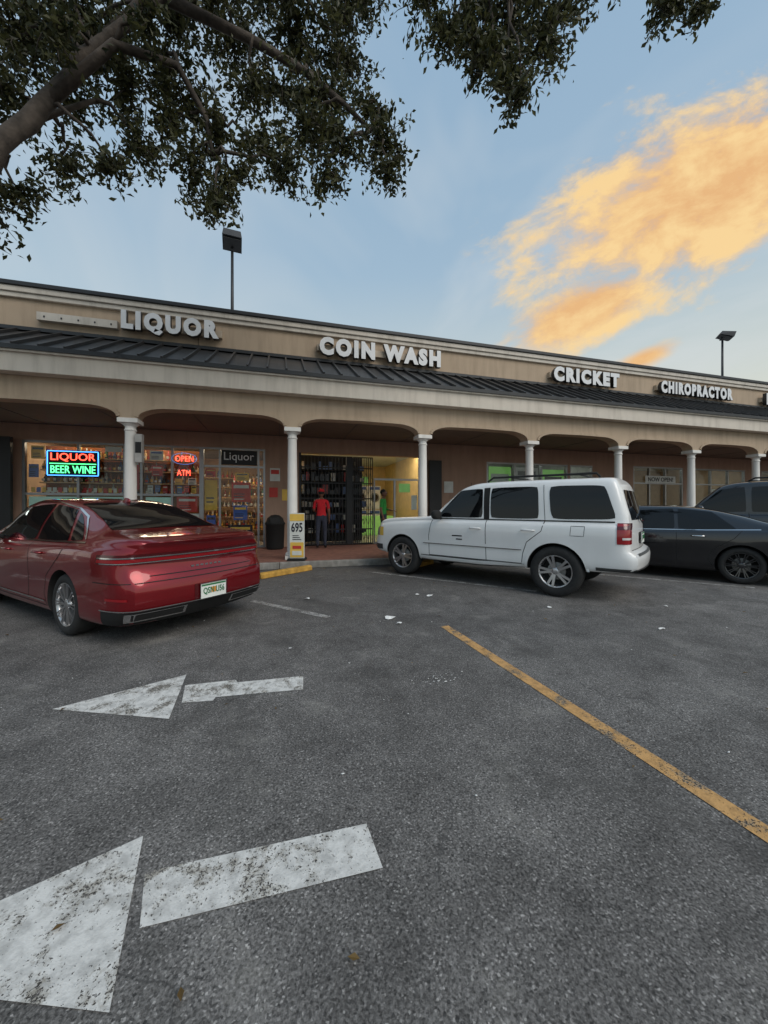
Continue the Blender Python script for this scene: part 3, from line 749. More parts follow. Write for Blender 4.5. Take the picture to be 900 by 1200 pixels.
    def plate(s,z,txt):
        y=0; x=s.W(0.0,z,.012).x-.012
        s.parts.box(x-.008,x,y-.155,y+.155,z-.078,z+.078,M['plate']); s.parts.box(x-.010,x-.0085,y-.15,y+.15,z+.052,z+.07,M['plategreen']); s.parts.box(x-.0105,x-.0085,y-.025,y+.03,z-.03,z+.03,M['plateor'])
        for a,bb,c_,d_ in ((-.165,.165,.078,.086),(-.165,.165,-.086,-.078)): s.parts.box(x-.012,x,a,bb,z+c_,z+d_,M['chrome'])
        R_=Matrix(((0,1,0,0),(-1,0,0,0),(0,0,1,0),(0,0,0,1)))
        text('plate_text',txt,-.13,.13,-.045,.035,0,M['plategreen'],s.root,.003,.01,matrix=Matrix.Translation((x-.0105,y,z))@R_)
    def finish(s,loc,h,scale=1):
        s.parts.done('trim_and_glass',s.root,recalc=False)
        s.root.location=(loc[0],loc[1],.0045); s.root.rotation_euler=(0,0,math.atan2(h[1],h[0])); s.root.scale=(scale,)*3
G=M['carglass']
# --- red sedan
T=[(-1.08,.77,.22,.975,.60,1.045),(-1.0,.85,.21,.99,.68,1.075),(-.8,.905,.205,1.005,.71,1.10),(-.45,.928,.20,1.01,.675,1.135),(0,.935,.2,1.0,.61,1.285),(.5,.935,.19,.99,.58,1.44),(1.0,.935,.19,.975,.59,1.51),(1.5,.935,.19,.96,.60,1.52),(1.95,.93,.19,.95,.595,1.465),(2.3,.925,.19,.94,.63,1.25),(2.65,.925,.19,.935,.70,1.04),(3.1,.92,.19,.89,.70,.95),(3.5,.88,.2,.82,.64,.86),(3.75,.78,.22,.73,.55,.76),(3.84,.66,.28,.65,.48,.68)]
c=Car('parked_car',T,[(.2,.08),(.30,.0),(.42,-.06),(.60,-.06),(.68,-.02),(.74,.02),(.84,.035),(.93,.01),(.99,-.01),(1.07,-.09)],[(.2,.08),(.35,0),(.7,.03),(1,.1)],2.85,.335,M['redpaint'],.09)
c.body(); c.wheels('twin',M['alloy'],.905)
c.top(-.40,.56,9.95,10.0,G,.004); c.top(1.97,2.62,9.85,9.6,G,.004)
c.top(.80,1.75,10.4,10.4,M['carglass'],.002)
c.side([(.95,1.0),(2.32,.985),(1.92,1.375),(.98,1.44)],G,rnd=.03); c.side([(.06,1.02),(.90,1.005),(.92,1.43),(.40,1.36)],G,rnd=.03); c.side([(-.26,1.04),(.01,1.025),(.31,1.33),(.16,1.265)],G,rnd=.05)
c.line([(-.36,1.02),(.5,1.0),(2.45,.967)],.016,M['chrome'],.006)
c.line([(-.30,1.05),(.12,1.28),(.42,1.377),(.95,1.457),(1.5,1.462),(1.93,1.395)],.012,M['chrome'],.006)
c.line([(.93,1.0),(.92,.62),(.93,.3)],.009,M['gap']); c.line([(2.05,.965),(2.12,.6),(2.05,.3)],.009,M['gap']); c.line([(-.06,1.02),(.1,.84),(.40,.62),(.46,.42),(.40,.3)],.009,M['gap']); c.line([(.38,.285),(2.06,.285)],.009,M['gap'])
c.line([(.45,.33),(2.4,.33)],.018,M['chrome'],.008)
c.handle(.52,.87,M['redpaint']); c.handle(1.5,.86,M['redpaint'])
c.mirror(2.12,.90,1.05,M['redpaint'])
c.wrap(-1.36,1.36,lambda q:.795+.03*abs(q),lambda q:.925,M['lampdark'],.004,60)
c.wrap(-1.34,1.34,.886,.900,M['chrome'],.009,60,m=1)
c.wrap(-1.30,1.30,.836,.844,M['chrome'],.009,60,m=1)
c.wrap(-1.34,1.34,.848,.880,M['taillamp'],.009,60)
c.wrap(-.80,.80,.700,.708,M['gap'],.003,24,m=1)
c.wrap(-1.42,1.42,.645,.653,M['gap'],.003,50,m=1)
c.wrap(-1.30,1.30,.235,.375,M['gap'],.006,50)
c.wrap(-1.32,1.32,.378,.390,M['chrome'],.010,50,m=1)
for sd in (1,-1):
    c.wrap(sd*.36,sd*1.05,.265,.355,M['chrome'],.014,12); c.wrap(sd*.40,sd*1.01,.278,.342,M['matteblack'],.018,12)
    c.wrap(sd*1.04,sd*1.24,.48,.505,M['taillamp'],.006,8)
c.wrap(-.27,.27,.395,.56,M['lampdark'],.003,12)
c.plate(.475,'QSN U56')
xb=c.W(0,.755,0).x
for y_ in range(7): c.parts.box(xb-.014,xb-.004,.17-y_*.055,.205-y_*.055,.745,.763,M['chrome'])
c.parts.ell((.62,0,1.47),(.10,.025,.05),M['redpaint'],12,8)
c.wrap(-.8,.8,.48,.66,M['chrome'],.006,20,end='front'); c.wrap(.9,1.35,.62,.70,M['lampclear'],.006,12,end='front'); c.wrap(-1.35,-.9,.62,.70,M['lampclear'],.006,12,end='front'); c.wrap(-.9,.9,.26,.40,M['gap'],.005,20,end='front')
c.finish((-1.59,5.42),(-.70,.714))

# --- white suv
T=[(-.96,.84,.47,1.10,.66,1.70),(-.90,.895,.44,1.11,.70,1.765),(-.72,.925,.42,1.115,.725,1.80),(0,.935,.40,1.12,.735,1.81),(.8,.935,.36,1.12,.735,1.815),(1.3,.935,.34,1.115,.73,1.80),(1.6,.935,.34,1.11,.72,1.735),(1.95,.93,.34,1.105,.74,1.46),(2.25,.925,.34,1.10,.78,1.20),(2.5,.925,.35,1.095,.78,1.165),(3.0,.92,.38,1.07,.77,1.145),(3.42,.90,.40,1.02,.74,1.11),(3.62,.84,.42,.96,.68,1.05),(3.72,.73,.45,.89,.60,.96)]
c=Car('parked_suv',T,[(.40,.06),(.46,-.05),(.62,-.07),(.70,-.03),(.74,.03),(1.1,.035),(1.4,.10),(1.76,.19)],[(.40,.06),(.5,-.02),(.66,-.02),(.72,.03),(1.1,.06)],2.89,.38,M['whitepaint'],.05,.13)
c.body(); c.wheels('fat',M['alloy'],.93,5)
c.side([(1.19,1.165),(2.12,1.165),(1.67,1.65),(1.21,1.675)],G,rnd=.05); c.side([(.25,1.165),(1.05,1.165),(1.06,1.68),(.28,1.68)],G,rnd=.05); c.side([(-.82,1.18),(.07,1.165),(.12,1.68),(-.66,1.665)],G,rnd=.07)
c.side([(1.07,1.15),(1.17,1.15),(1.19,1.68),(1.08,1.685)],M['matteblack'],.003,rnd=0)
c.top(1.64,2.2,9.8,9.5,G,.004)
c.line([(-.78,1.14),(2.2,1.14)],.02,M['matteblack'],.005)
c.line([(1.11,1.14),(1.11,.75),(1.10,.46)],.010,M['gap']); c.line([(.16,1.14),(.20,.98),(.42,.80),(.48,.62),(.50,.47)],.010,M['gap']); c.line([(2.20,1.12),(2.26,.8),(2.25,.46)],.010,M['gap']); c.line([(.5,.455),(2.25,.455)],.010,M['gap'])
c.line([(.16,1.14),(.20,1.70)],.008,M['gap'])
c.line([(.50,.70),(2.38,.70)],.05,M['whitepaint'],.014); c.line([(.50,.672),(2.38,.672)],.012,M['cladding'],.015)
c.line([(.42,.40),(2.46,.40)],.10,M['cladding'],.010)
for cx in (0,2.89): c.arc(cx,.422,.46,M['whitepaint'],.014)
c.handle(.30,.985,M['whitepaint']); c.handle(1.20,.985,M['whitepaint']); c.mirror(2.02,.92,1.21,M['matteblack'])
c.line([(-.40,1.07),(-.22,1.07),(-.21,.93),(-.39,.93),(-.40,1.07)],.007,M['gap'],.002,sides=(1,))
for i,w in enumerate((.10,.06)):
    c.line([(1.55,.84-i*.06),(1.55+w*2,.84-i*.06)],.02,M['greypaint'],.004,sides=(1,))
for sd in (1,-1):
    c.wrap(sd*.86,sd*1.15,.84,1.13,M['taillamp'],.008,12,m=6); c.wrap(sd*.90,sd*1.08,.90,.93,M['reverse'],.011,10)
    c.wrap(sd*.86,sd*1.15,1.04,1.13,M['lampdark'],.011,12)
c.wrap(-.82,.82,1.17,1.60,G,.006,20,m=8); c.wrap(-.84,.84,.745,.753,M['gap'],.004,20,m=1)
c.wrap(-1.42,1.42,.452,.50,M['cladding'],.008,40); c.wrap(-.8,.8,.675,.705,M['cladding'],.012,20)
c.wrap(-.25,.25,.82,.98,M['greypaint'],.004,8); c.plate(.90,'JT4 8LK')
c.parts.tube([(-1.0,0,1.12),(-.98,.3,1.22)],.01,M['matteblack'],6)
for sd in (1,-1):
    c.parts.tube([(-.55,sd*.62,1.795),(-.5,sd*.62,1.855),(1.1,sd*.62,1.865),(1.2,sd*.62,1.795)],.018,M['matteblack'],8)
for xx in (-.25,.8): c.parts.tube([(xx,-.62,1.86),(xx,.62,1.86)],.016,M['matteblack'],8)
c.parts.tube([(2.35,-.8,1.15),(2.25,-.82,1.9)],.005,M['matteblack'],5)
c.wrap(-.62,.62,.76,.94,M['chrome'],.008,20,end='front')
for sd in (1,-1): c.wrap(sd*.72,sd*1.22,.76,.95,M['lampclear'],.008,14,end='front'); c.wrap(sd*1.2,sd*1.32,.76,.94,M['postery'],.008,6,end='front')
c.wrap(-1.3,1.3,.47,.58,M['cladding'],.006,40,end='front')
c.finish((4.90,5.33),(-.56,.829),1.03)

# --- black sedan
T=[(-1.05,.74,.30,.93,.60,1.02),(-.97,.83,.26,.95,.68,1.05),(-.75,.89,.22,.975,.70,1.075),(-.45,.915,.2,.98,.67,1.10),(0,.92,.19,.97,.60,1.24),(.5,.92,.18,.955,.57,1.37),(1.0,.92,.18,.94,.58,1.43),(1.5,.92,.18,.925,.59,1.435),(1.9,.92,.18,.915,.585,1.38),(2.3,.915,.18,.91,.64,1.16),(2.6,.915,.18,.905,.70,1.0),(3.1,.90,.19,.86,.70,.92),(3.45,.87,.2,.79,.62,.83),(3.68,.76,.22,.70,.53,.73),(3.76,.64,.28,.62,.46,.65)]
c=Car('parked_car',T,[(.2,.10),(.33,.02),(.45,-.02),(.62,-.0),(.74,.04),(.9,.045),(.98,.0),(1.07,-.04)],[(.2,.08),(.35,0),(.7,.03),(1,.1)],2.82,.33,M['blackpaint'],.09)
c.body(); c.wheels('twin',M['greypaint'],.89)
c.top(-.38,.5,9.95,10.,G,.004); c.top(1.93,2.56,9.85,9.6,G,.004)
c.side([(.95,.96),(2.27,.95),(1.88,1.30),(.98,1.365)],G,rnd=.03); c.side([(.05,.98),(.90,.965),(.92,1.36),(.40,1.30)],G,rnd=.03)
c.line([(-.25,.985),(.5,.955),(2.4,.93)],.014,M['chrome'],.006); c.line([(.93,.96),(.92,.62),(.93,.3)],.009,M['gap']); c.line([(2.0,.93),(2.08,.6),(2.0,.3)],.009,M['gap']); c.line([(-.02,.98),(.1,.82),(.40,.6),(.46,.42),(.40,.3)],.009,M['gap'])
c.line([(.40,.78),(2.5,.72)],.012,M['greypaint'],.003)
c.handle(.5,.84,M['chrome']); c.handle(1.45,.83,M['chrome']); c.mirror(2.06,.89,1.02,M['blackpaint'])
for sd in (1,-1): c.wrap(sd*.45,sd*1.3,.80,.91,M['taillamp'],.006,20)
c.wrap(-1.2,1.2,.33,.42,M['gap'],.004,40); c.plate(.60,'KD9 27P')
for sd in (1,-1): c.wrap(sd*.7,sd*1.35,.60,.68,M['lampclear'],.006,12,end='front')
c.wrap(-.9,.9,.26,.5,M['gap'],.005,20,end='front')
c.finish((8.75,5.15),(-.56,.829))

# --- charcoal large suv
T=[(-1.05,.84,.47,1.18,.70,1.84),(-.95,.92,.44,1.19,.76,1.89),(-.7,.97,.42,1.195,.78,1.92),(0,.99,.40,1.20,.79,1.94),(.8,.99,.36,1.20,.79,1.94),(1.5,.99,.34,1.195,.78,1.92),(1.8,.99,.34,1.19,.77,1.86),(2.1,.98,.34,1.185,.80,1.60),(2.45,.975,.34,1.18,.84,1.27),(2.7,.97,.35,1.17,.83,1.24),(3.3,.96,.38,1.14,.82,1.2),(3.7,.93,.40,1.08,.78,1.14),(3.9,.86,.42,1.0,.70,1.06),(3.98,.76,.45,.92,.62,.97)]
c=Car('parked_suv',T,[(.40,.06),(.46,-.03),(.62,-.05),(.70,-.01),(.74,.03),(1.1,.035),(1.4,.08),(1.8,.15)],[(.40,.06),(.5,-.02),(.66,-.02),(.72,.03),(1.1,.06)],3.0,.40,M['greypaint'],.05)
c.body(); c.wheels('fat',M['alloy'],.97,6)
c.side([(1.45,1.245),(2.32,1.245),(1.88,1.74),(1.47,1.79)],G,rnd=.03); c.side([(.45,1.245),(1.37,1.245),(1.37,1.79),(.5,1.80)],G,rnd=.03); c.side([(-.75,1.25),(.3,1.245),(.34,1.80),(-.6,1.78)],G,rnd=.05)
c.top(1.86,2.4,9.8,9.5,G,.004)
c.line([(1.41,1.22),(1.41,.75),(1.40,.46)],.010,M['gap']); c.line([(.40,1.22),(.44,.9),(.5,.47)],.010,M['gap']); c.line([(2.36,1.2),(2.4,.8),(2.4,.46)],.010,M['gap'])
c.handle(.56,1.06,M['chrome']); c.handle(1.55,1.06,M['chrome']); c.mirror(2.2,.98,1.30,M['greypaint'])
for sd in (1,-1):
    c.wrap(sd*.86,sd*1.14,.86,1.4,M['taillamp'],.008,12,m=6); c.parts.tube([(-.5,sd*.68,1.93),(-.4,sd*.68,1.985),(1.3,sd*.68,1.985),(1.4,sd*.68,1.92)],.018,M['matteblack'],8); c.wrap(sd*.72,sd*1.22,.82,1.0,M['lampclear'],.008,14,end='front')
c.wrap(-.82,.82,1.25,1.72,G,.006,20,m=8); c.wrap(-.7,.7,.75,1.0,M['chrome'],.008,20,end='front'); c.plate(.92,'PQR 41X')
c.finish((11.6,5.0),(-.56,.829),1.03)

# ------------------------------------------------------------------ people
def person(name,loc,rz,shirt,cap=None,arm=None,scale=1.):
    e=empty(name,loc,rz); e.scale=(scale,)*3
    J=[(0,0,.96,.145,.11),(0,0,1.10,.13,.10),(0,.01,1.28,.155,.115),(0,.01,1.42,.12,.085),(0,0,1.49,.055,.055),(0,-.01,1.57,.05,.05)]
    E=[(0,1),(1,2),(2,3),(3,4),(4,5)]
    hands=[]
    for sd in (1,-1):
        k=len(J); bend=arm if (arm and sd==1) else None
        sh=(sd*.175,.01,1.415,.062,.062)
        if bend: el=(sd*.23,-.02,1.14,.046,.046); wr=(sd*.15,-.25,1.10,.031,.031)
        else: el=(sd*.225,.03,1.13,.046,.046); wr=(sd*.23,-.04,.89,.031,.031)
        J+=[sh,el,wr]; E+=[(3,k),(k,k+1),(k+1,k+2)]; hands.append((sd,Vector(wr[:3]),(Vector(wr[:3])-Vector(el[:3])).normalized()))
        k=len(J); fx=.03*sd
        J+=[(sd*.09,0,.88,.10,.10),(sd*.105,-.015+fx,.50,.066,.066),(sd*.11,.02+fx,.10,.045,.045),(sd*.115,-.05+fx,.05,.045,.042),(sd*.125,-.14+fx,.04,.042,.034)]
        E+=[(0,k),(k,k+1),(k+1,k+2),(k+2,k+3),(k+3,k+4)]
    me=bpy.data.meshes.new('body'); me.from_pydata([j[:3] for j in J],E,[]); o=bpy.data.objects.new('body',me); S.collection.objects.link(o)
    o.modifiers.new('skin','SKIN'); sv=me.skin_vertices[0].data
    for i,j in enumerate(J): sv[i].radius=(j[3],j[4]); sv[i].use_root=(i==0)
    ss=o.modifiers.new('ss','SUBSURF'); ss.levels=2; ss.render_levels=2
    dg=bpy.context.evaluated_depsgraph_get(); m2=bpy.data.meshes.new_from_object(o.evaluated_get(dg)); o.modifiers.clear(); o.data=m2; o.parent=e
    m2.materials.clear()
    for k in ('skin',shirt,'denim','shoe'): m2.materials.append(M[k])
    for p in m2.polygons:
        p.use_smooth=True; c=p.center
        if c.z<.09: i=3
        elif c.z<.98 and abs(c.x)<.205 : i=2
        elif abs(c.x)>.19 and c.z<1.2: i=0
        elif c.z>1.475: i=0
        elif c.y<-.13 and c.z<1.3: i=0
        else: i=1
        p.material_index=i
    b=B(); hz=1.655
    b.ell((0,-.012,hz),(.076,.096,.118),M['skin'],20,16); b.ell((0,-.055,hz-.075),(.045,.045,.04),M['skin'])
    b.add([(-.012,-.10,hz+.01),(.012,-.10,hz+.01),(0,-.105,hz+.03),(0,-.128,hz-.022),(-.017,-.10,hz-.03),(.017,-.10,hz-.03)],[(0,2,3),(2,1,3),(0,3,4),(1,5,3),(4,3,5)],M['skin'],True)
    for sd in (1,-1):
        b.ell((sd*.030,-.097,hz+.018),(.014,.009,.008),M['eye'],10,6); b.ell((sd*.030,-.105,hz+.018),(.006,.004,.006),M['hair'],8,6); b.ell((sd*.078,.0,hz),(.012,.022,.032),M['skin'],10,8); b.box(sd*.03-.018,sd*.03+.018,-.108,-.098,hz+.034,hz+.040,M['hair'])
    b.ell((0,-.100,hz-.055),(.026,.010,.009),M['lip'],12,6)
    b.ell((0,.008,hz+.035),(.082,.10,.095),M['hair'],18,12)
    if cap:
        b.ell((0,.0,hz+.06),(.088,.106,.085),M[cap],18,12); b.ell((0,-.13,hz+.055),(.065,.075,.012),M[cap],16,6)
    b.done('head',e,recalc=False)
    b=B()
    for sd,w,d in hands:
        side=Vector((0,1,0)) if abs(d.z)>.6 else Vector((1,0,0)); side=(side-d*side.dot(d)).normalized(); nrm=d.cross(side)
        pts=[w-d*.02,w+d*.02,w+d*.06,w+d*.095]; 
        vs=[]
        for i,(p,ww) in enumerate(zip(pts,(.028,.036,.043,.040))):
            for k in range(8): t=2*math.pi*k/8; vs.append(p+side*ww*math.cos(t)+nrm*.015*math.sin(t))
        b.add(vs,[(i*8+k,i*8+(k+1)%8,(i+1)*8+(k+1)%8,(i+1)*8+k) for i in range(3) for k in range(8)]+[tuple(range(24,32))],M['skin'],True)
        for k,l in enumerate((.07,.078,.072,.056)):
            s0=pts[3]+side*(.03-.02*k)-d*.005; cu=-nrm*sd
            b.tube([s0,s0+d*l*.45,s0+d*l*.8+cu*l*.2,s0+d*l*.95+cu*l*.45],[.009,.0085,.008,.006],M['skin'],7)
        th=w+d*.03+side*.036; b.tube([th,th+side*.025+d*.025,th+side*.03+d*.055],[.011,.010,.007],M['skin'],7)
    b.done('hands',e,recalc=False)
    return e
person('person',(1.22,11.25,.152),math.radians(170),'cloth_red','cloth_red',arm=True)
person('person',(3.32,11.8,.152),math.radians(60),'cloth_green',None,arm=True,scale=1.03)

# ------------------------------------------------------------------ tree
tr=empty('shade_tree',(0,0,0),-YAW)
b=B()
rnd=random.Random(3)
def bez(p,q,sag=.3,n=7,jit=.05):
    p=Vector(p);q=Vector(q);m=(p+q)/2+Vector((rnd.uniform(-.2,.2),rnd.uniform(-.2,.2),sag)); out=[]
    for i in range(n+1):
        t=i/n; r=p*(1-t)**2+m*2*t*(1-t)+q*t*t
        if 0<i<n: r+=Vector((rnd.uniform(-jit,jit),rnd.uniform(-jit,jit),rnd.uniform(-jit,jit)))
        out.append(r)
    return out
trunk=[(-6.6,3.3,0),(-6.5,3.35,.4),(-6.35,3.4,1.6),(-5.9,3.6,3.4),(-5.25,3.9,4.6),(-4.65,4.35,5.45),(-4.25,4.6,6.4),(-3.8,4.8,7.3),(-3.0,5.0,8.3),(-1.6,5.2,9.3),(-.5,5.3,9.9),(.6,5.3,9.7),(1.6,5.2,9.2),(2.9,5.2,9.15),(4.2,5.25,9.1)]
tr_r=[.42,.33,.27,.22,.135,.11,.09,.078,.062,.05,.045,.04,.03,.025,.012]
# roughen the limb line so it is not a clean curve
tp=[];rr_=[]
for i in range(len(trunk)-1):
    p=Vector(trunk[i]);q=Vector(trunk[i+1])
    for k in range(4):
        t=k/4; j=.035 if i>2 else .0
        tp.append(p.lerp(q,t)+Vector((rnd.uniform(-j,j),rnd.uniform(-j,j),rnd.uniform(-j,j)))*(k>0)); rr_.append((tr_r[i]*(1-t)+tr_r[i+1]*t)*rnd.uniform(.93,1.1))
tp.append(Vector(trunk[-1])); rr_.append(tr_r[-1])
b.tube(tp,rr_,M['bark'],14)
limbs=[[(-5.9,3.6,3.4),(-5.4,4.2,5.2),(-4.9,4.6,6.0),(-4.4,4.9,6.6),(-3.9,5.0,6.9)],
 [(-4.25,4.6,6.4),(-3.5,4.8,7.4),(-2.9,5.2,7.6),(-2.6,5.4,7.1),(-2.5,5.4,6.5)],
 [(-3.0,5.0,8.3),(-1.9,5.4,8.2),(-1.2,5.6,8.0),(-.6,5.6,7.5),(-.2,5.6,7.1)],
 [(-3.8,4.8,7.3),(-3.3,5.2,8.6),(-2.8,5.6,9.6),(-2.2,5.9,10.4)],
 [(-5.9,3.6,3.4),(-6.2,2.6,5.6),(-6.0,1.6,7.6),(-5.2,.5,9.0)],
 [(-5.25,3.9,4.6),(-4.8,3.2,7.0),(-3.9,2.2,8.6),(-2.5,1.2,9.6)]]
nodes_=[Vector(p) for p in trunk[5:]]
for L_ in limbs:
    n=len(L_); b.tube(L_,[.06*(1-i/n)+.014 for i in range(n)],M['bark'],10); nodes_+=[Vector(p) for p in L_[1:]]
cl=[(-4.97,5,7.8,.65),(-4.9,5,5.66,.3),(-4.5,5.2,6.19,.33),(-4.04,5,8.03,.65),(-3.7,5,6.06,.28),(-3.49,5.3,6.59,.38),(-3.6,5.2,7.3,.40),(-3.18,5.5,8.69,.6),(-2.98,5.5,7.5,.42),(-2.75,5.3,6.34,.38),(-2.39,5.3,5.75,.30),(-2.22,5.5,6.3,.40),(-2.36,6,8.9,.5),(-1.88,5.8,7.0,.38),(-1.49,5.6,6.56,.38),(-1.39,6,9.2,.65),(-1.0,5.8,7.88,.55),(-.65,5.6,6.88,.44),(-.065,5.6,6.95,.38),(.04,5.5,6.45,.27),(-.12,5.7,7.55,.34),(-.69,6,8.8,.55),(-.57,6.2,9.76,.5),(-1.66,6,8.2,.45),(-.89,5.5,6.34,.30),(-5.2,5,7.1,.42),(-4.95,5.5,8.5,.6),(-2.8,5.8,9.5,.55),
(-4.4,5.5,9.5,.7),(-2.1,6,10.3,.7),(-3.3,5.5,10.0,.7),(-.4,6,10.3,.6),(-5.4,4.8,6.6,.45),(-4.3,5.2,7.0,.3),(-2.0,5.6,7.75,.36),(-3.3,5.6,8.0,.40),(-1.2,5.7,7.2,.36),(-5.3,4.8,5.5,.4),(-2.4,5.5,7.0,.34),(-5.6,5,5.1,.3),(-3.1,5.3,7.0,.28),(-1.8,5.8,9.7,.5),(-3.0,4.6,7.6,.3),(-3.9,4.3,7.0,.3),(-2.3,4.8,8.4,.35),
(.9,5.2,8.17,.34),(1.32,5.2,7.85,.38),(1.71,5.1,7.35,.35),(1.8,5.2,8.17,.45),(2.25,5.2,7.85,.38),(2.45,5.3,8.4,.36),(1.85,5.0,6.98,.24),(1.47,5.3,8.67,.5),(3.84,5.2,8.45,.2),(4.5,5.2,8.45,.22),(4.15,5.2,8.5,.15),(4.3,5.3,8.95,.35),(3.06,5.3,9.0,.36),(.63,5.5,9.0,.38),(2.1,5.3,8.9,.45),(1.9,5.5,9.96,.6),(.5,5.6,10.2,.6),(1.2,5.3,8.3,.3),(1.5,5.1,7.6,.25),
(-5.2,1.5,8.4,.9),(-6.2,2.4,7.4,.8),(-4.4,2.4,9.2,.9),(-2.8,2.0,9.8,.9),(-5.8,.4,9.2,.8),(-1.2,2.6,10.2,.8),(-7.2,3.6,6.8,.8),(-7.4,2.,8.,.8)]
lb=B()
for cx,cy,cz,r in cl:
    C=Vector((cx,cy,cz)); cand=[p for p in nodes_ if (p.x>.3)==(cx>.45)]
    k=min(cand,key=lambda p:(p-C).length+(.8 if p.z<C.z-.8 else 0))
    pts=bez(k,C,.25); b.tube(pts,[.024*(1-i/9)+.006 for i in range(len(pts))],M['bark'],6)
    off=cy<3.2
    nt_=int((6 if off else 14)*(r/.4)**1.6)+5
    for j in range(nt_):
        d=Vector((rnd.gauss(0,1),rnd.gauss(0,1),rnd.gauss(0,.75)-.15)).normalized(); st=C+d*r*.1
        en=C+d*r*rnd.uniform(.65,1.4)+Vector((0,0,-.08*r)); tw=bez(st,en,.05,3,.02); b.tube(tw,[.007,.006,.005,.003],M['bark'],4)
        for q in range(int(33*(r/.4)**.5)):
            t=rnd.random()**.7; p=st.lerp(en,t)+Vector((rnd.gauss(0,1),rnd.gauss(0,1),rnd.gauss(0,1)))*(.045+.03*t)
            leafquad(lb,p,rnd.uniform(.065,.125),M['leaf'])
b.done('trunk_and_limbs',tr); lb.done('leaves',tr,recalc=False)
b=B(); p=Matrix.Rotation(-YAW,3,'Z')@Vector((-6.6,3.3,0)); b.lathe((p.x,p.y,0),'z',[(1.15,.005),(1.15,.13),(1.0,.14),(.98,.06),(0,.09)],M['curb'],32); b.done('tree_planter_kerb')

# ------------------------------------------------------------------ world
w=bpy.data.worlds.new('World'); S.world=w; w.use_nodes=True; nt=w.node_tree; nt.nodes.clear()
out=N(nt,'ShaderNodeOutputWorld'); bg=N(nt,'ShaderNodeBackground'); nt.links.new(bg.outputs[0],out.inputs[0])
SUN_EL=math.radians(42); SUN_AZ=math.radians(150)
SK=.11
sky=N(nt,'ShaderNodeTexSky',sky_type='NISHITA'); sky.sun_disc=False; sky.sun_elevation=SUN_EL; sky.sun_rotation=SUN_AZ; sky.air_density=1.0; sky.dust_density=.8; sky.ozone_density=1.2
tc=N(nt,'ShaderNodeTexCoord').outputs['Generated']
def dot(v):
    d=N(nt,'ShaderNodeVectorMath',operation='DOT_PRODUCT'); nt.links.new(tc,d.inputs[0]); d.inputs[1].default_value=v; return d.outputs['Value']
F=math_(nt,'MAXIMUM',dot((SY,CY,0)),.08); Rr=dot((CY,-SY,0)); U=dot((0,0,1))
u=math_(nt,'DIVIDE',Rr,F); v=math_(nt,'DIVIDE',U,F)
front=math_(nt,'GREATER_THAN',dot((SY,CY,0)),.15)
th=math.radians(24); c_,s_=math.cos(th),math.sin(th)
ra=math_(nt,'ADD',math_(nt,'MULTIPLY',u,c_),math_(nt,'MULTIPLY',v,s_)); rb=math_(nt,'ADD',math_(nt,'MULTIPLY',u,-s_),math_(nt,'MULTIPLY',v,c_))
cv=N(nt,'ShaderNodeCombineXYZ'); nt.links.new(math_(nt,'MULTIPLY',ra,3.0),cv.inputs[0]); nt.links.new(math_(nt,'MULTIPLY',rb,6.0),cv.inputs[1])
cn=noise(nt,cv.outputs[0],1.4,6,.62,.15,'2D')
def cloud(cx,cz,A,Bx,amp,hi):
    a0=cx*c_+cz*s_; b0=-cx*s_+cz*c_
    a=math_(nt,'DIVIDE',math_(nt,'SUBTRACT',ra,a0),A); bb=math_(nt,'DIVIDE',math_(nt,'SUBTRACT',rb,b0),Bx)
    e=math_(nt,'SQRT',math_(nt,'ADD',math_(nt,'MULTIPLY',a,a),math_(nt,'MULTIPLY',bb,bb)))
    val=math_(nt,'ADD',math_(nt,'SUBTRACT',1.,e),math_(nt,'MULTIPLY',math_(nt,'SUBTRACT',cn,.5),amp))
    mr=N(nt,'ShaderNodeMapRange',interpolation_type='SMOOTHSTEP'); nt.links.new(val,mr.inputs[0]); mr.inputs[1].default_value=-.08; mr.inputs[2].default_value=hi
    return mr.outputs[0]
m1=cloud(.90,.87,.60,.25,1.8,.55); m2=cloud(.54,.53,.27,.10,1.5,.55); m3=cloud(.70,.40,.13,.035,1.,.7)
mm=math_(nt,'MAXIMUM',math_(nt,'MAXIMUM',m1,m2),m3); mm=math_(nt,'MULTIPLY',math_(nt,'MULTIPLY',mm,front),.94)
zc=math_(nt,'MAXIMUM',U,.06); sx=N(nt,'ShaderNodeSeparateXYZ'); nt.links.new(tc,sx.inputs[0])
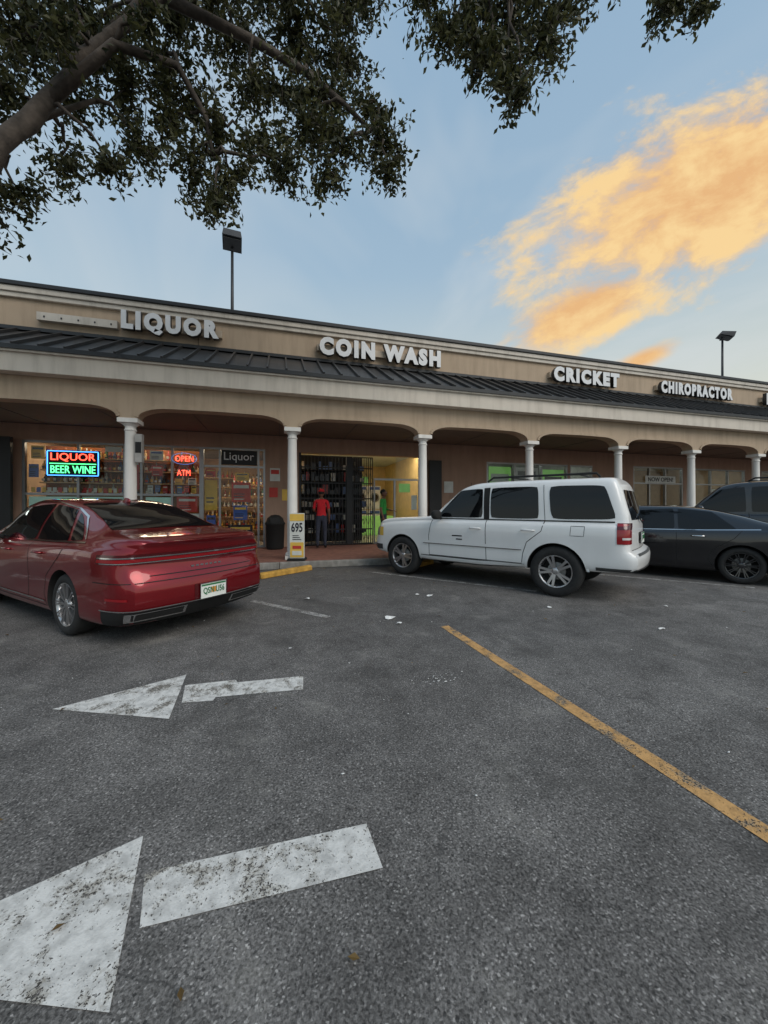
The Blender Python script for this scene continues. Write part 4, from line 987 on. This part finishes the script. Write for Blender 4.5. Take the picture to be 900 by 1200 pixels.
cv2=N(nt,'ShaderNodeCombineXYZ'); nt.links.new(math_(nt,'DIVIDE',sx.outputs[0],zc),cv2.inputs[0]); nt.links.new(math_(nt,'MULTIPLY',math_(nt,'DIVIDE',sx.outputs[1],zc),.6),cv2.inputs[1])
wn=noise(nt,cv2.outputs[0],.9,4,.6,.5,'2D'); wisp=ramp(nt,wn,[(.45,0.),(.75,.4)])
haze=ramp(nt,U,[(0,(.72/SK,.74/SK,.66/SK)),(.25,(.54/SK,.68/SK,.74/SK)),(.55,(.40/SK,.56/SK,.70/SK)),(1,(.30/SK,.47/SK,.66/SK))])
warm=math_(nt,'MULTIPLY',math_(nt,'SUBTRACT',1.,math_(nt,'MULTIPLY',U,1.9),None,True),math_(nt,'MULTIPLY_ADD',dot((math.sin(1.1),math.cos(1.1),0)),.7,.2,True))
skyc=mixc(nt,.8,sky.outputs[0],haze)
skyc=mixc(nt,warm,skyc,(.80/SK,.74/SK,.56/SK))
ccol=ramp(nt,cn,[(.36,(.84/SK,.48/SK,.20/SK)),(.60,(.98/SK,.68/SK,.31/SK))])
skyc=mixc(nt,wisp,skyc,(.66/SK,.70/SK,.72/SK)); skyc=mixc(nt,mm,skyc,ccol)
nt.links.new(skyc,bg.inputs[0]); bg.inputs[1].default_value=SK
ld=bpy.data.lights.new('sky_glow_fill','SUN'); ld.energy=1.8; ld.angle=math.radians(40); ld.color=(1,.92,.82); lo=bpy.data.objects.new('sky_glow_fill',ld); S.collection.objects.link(lo)  # broad fill lamp added for sky glow; no direct sun reaches the lot
sd_=Vector((math.sin(SUN_AZ)*math.cos(SUN_EL),math.cos(SUN_AZ)*math.cos(SUN_EL),math.sin(SUN_EL))); lo.rotation_euler=sd_.to_track_quat('Z','Y').to_euler(); lo.location=(0,0,30)
# ------------------------------------------------------------------ camera
cd=bpy.data.cameras.new('camera'); cd.sensor_fit='VERTICAL'; cd.sensor_height=36; cd.lens=13.0; cd.shift_y=-.005; cd.clip_start=.05; cd.clip_end=2000
co=bpy.data.objects.new('camera',cd); S.collection.objects.link(co); co.location=(0,0,1.4); co.rotation_euler=(math.radians(90),0,-YAW); S.camera=co
S.view_settings.view_transform='Standard'; S.view_settings.look='None'; S.view_settings.exposure=0
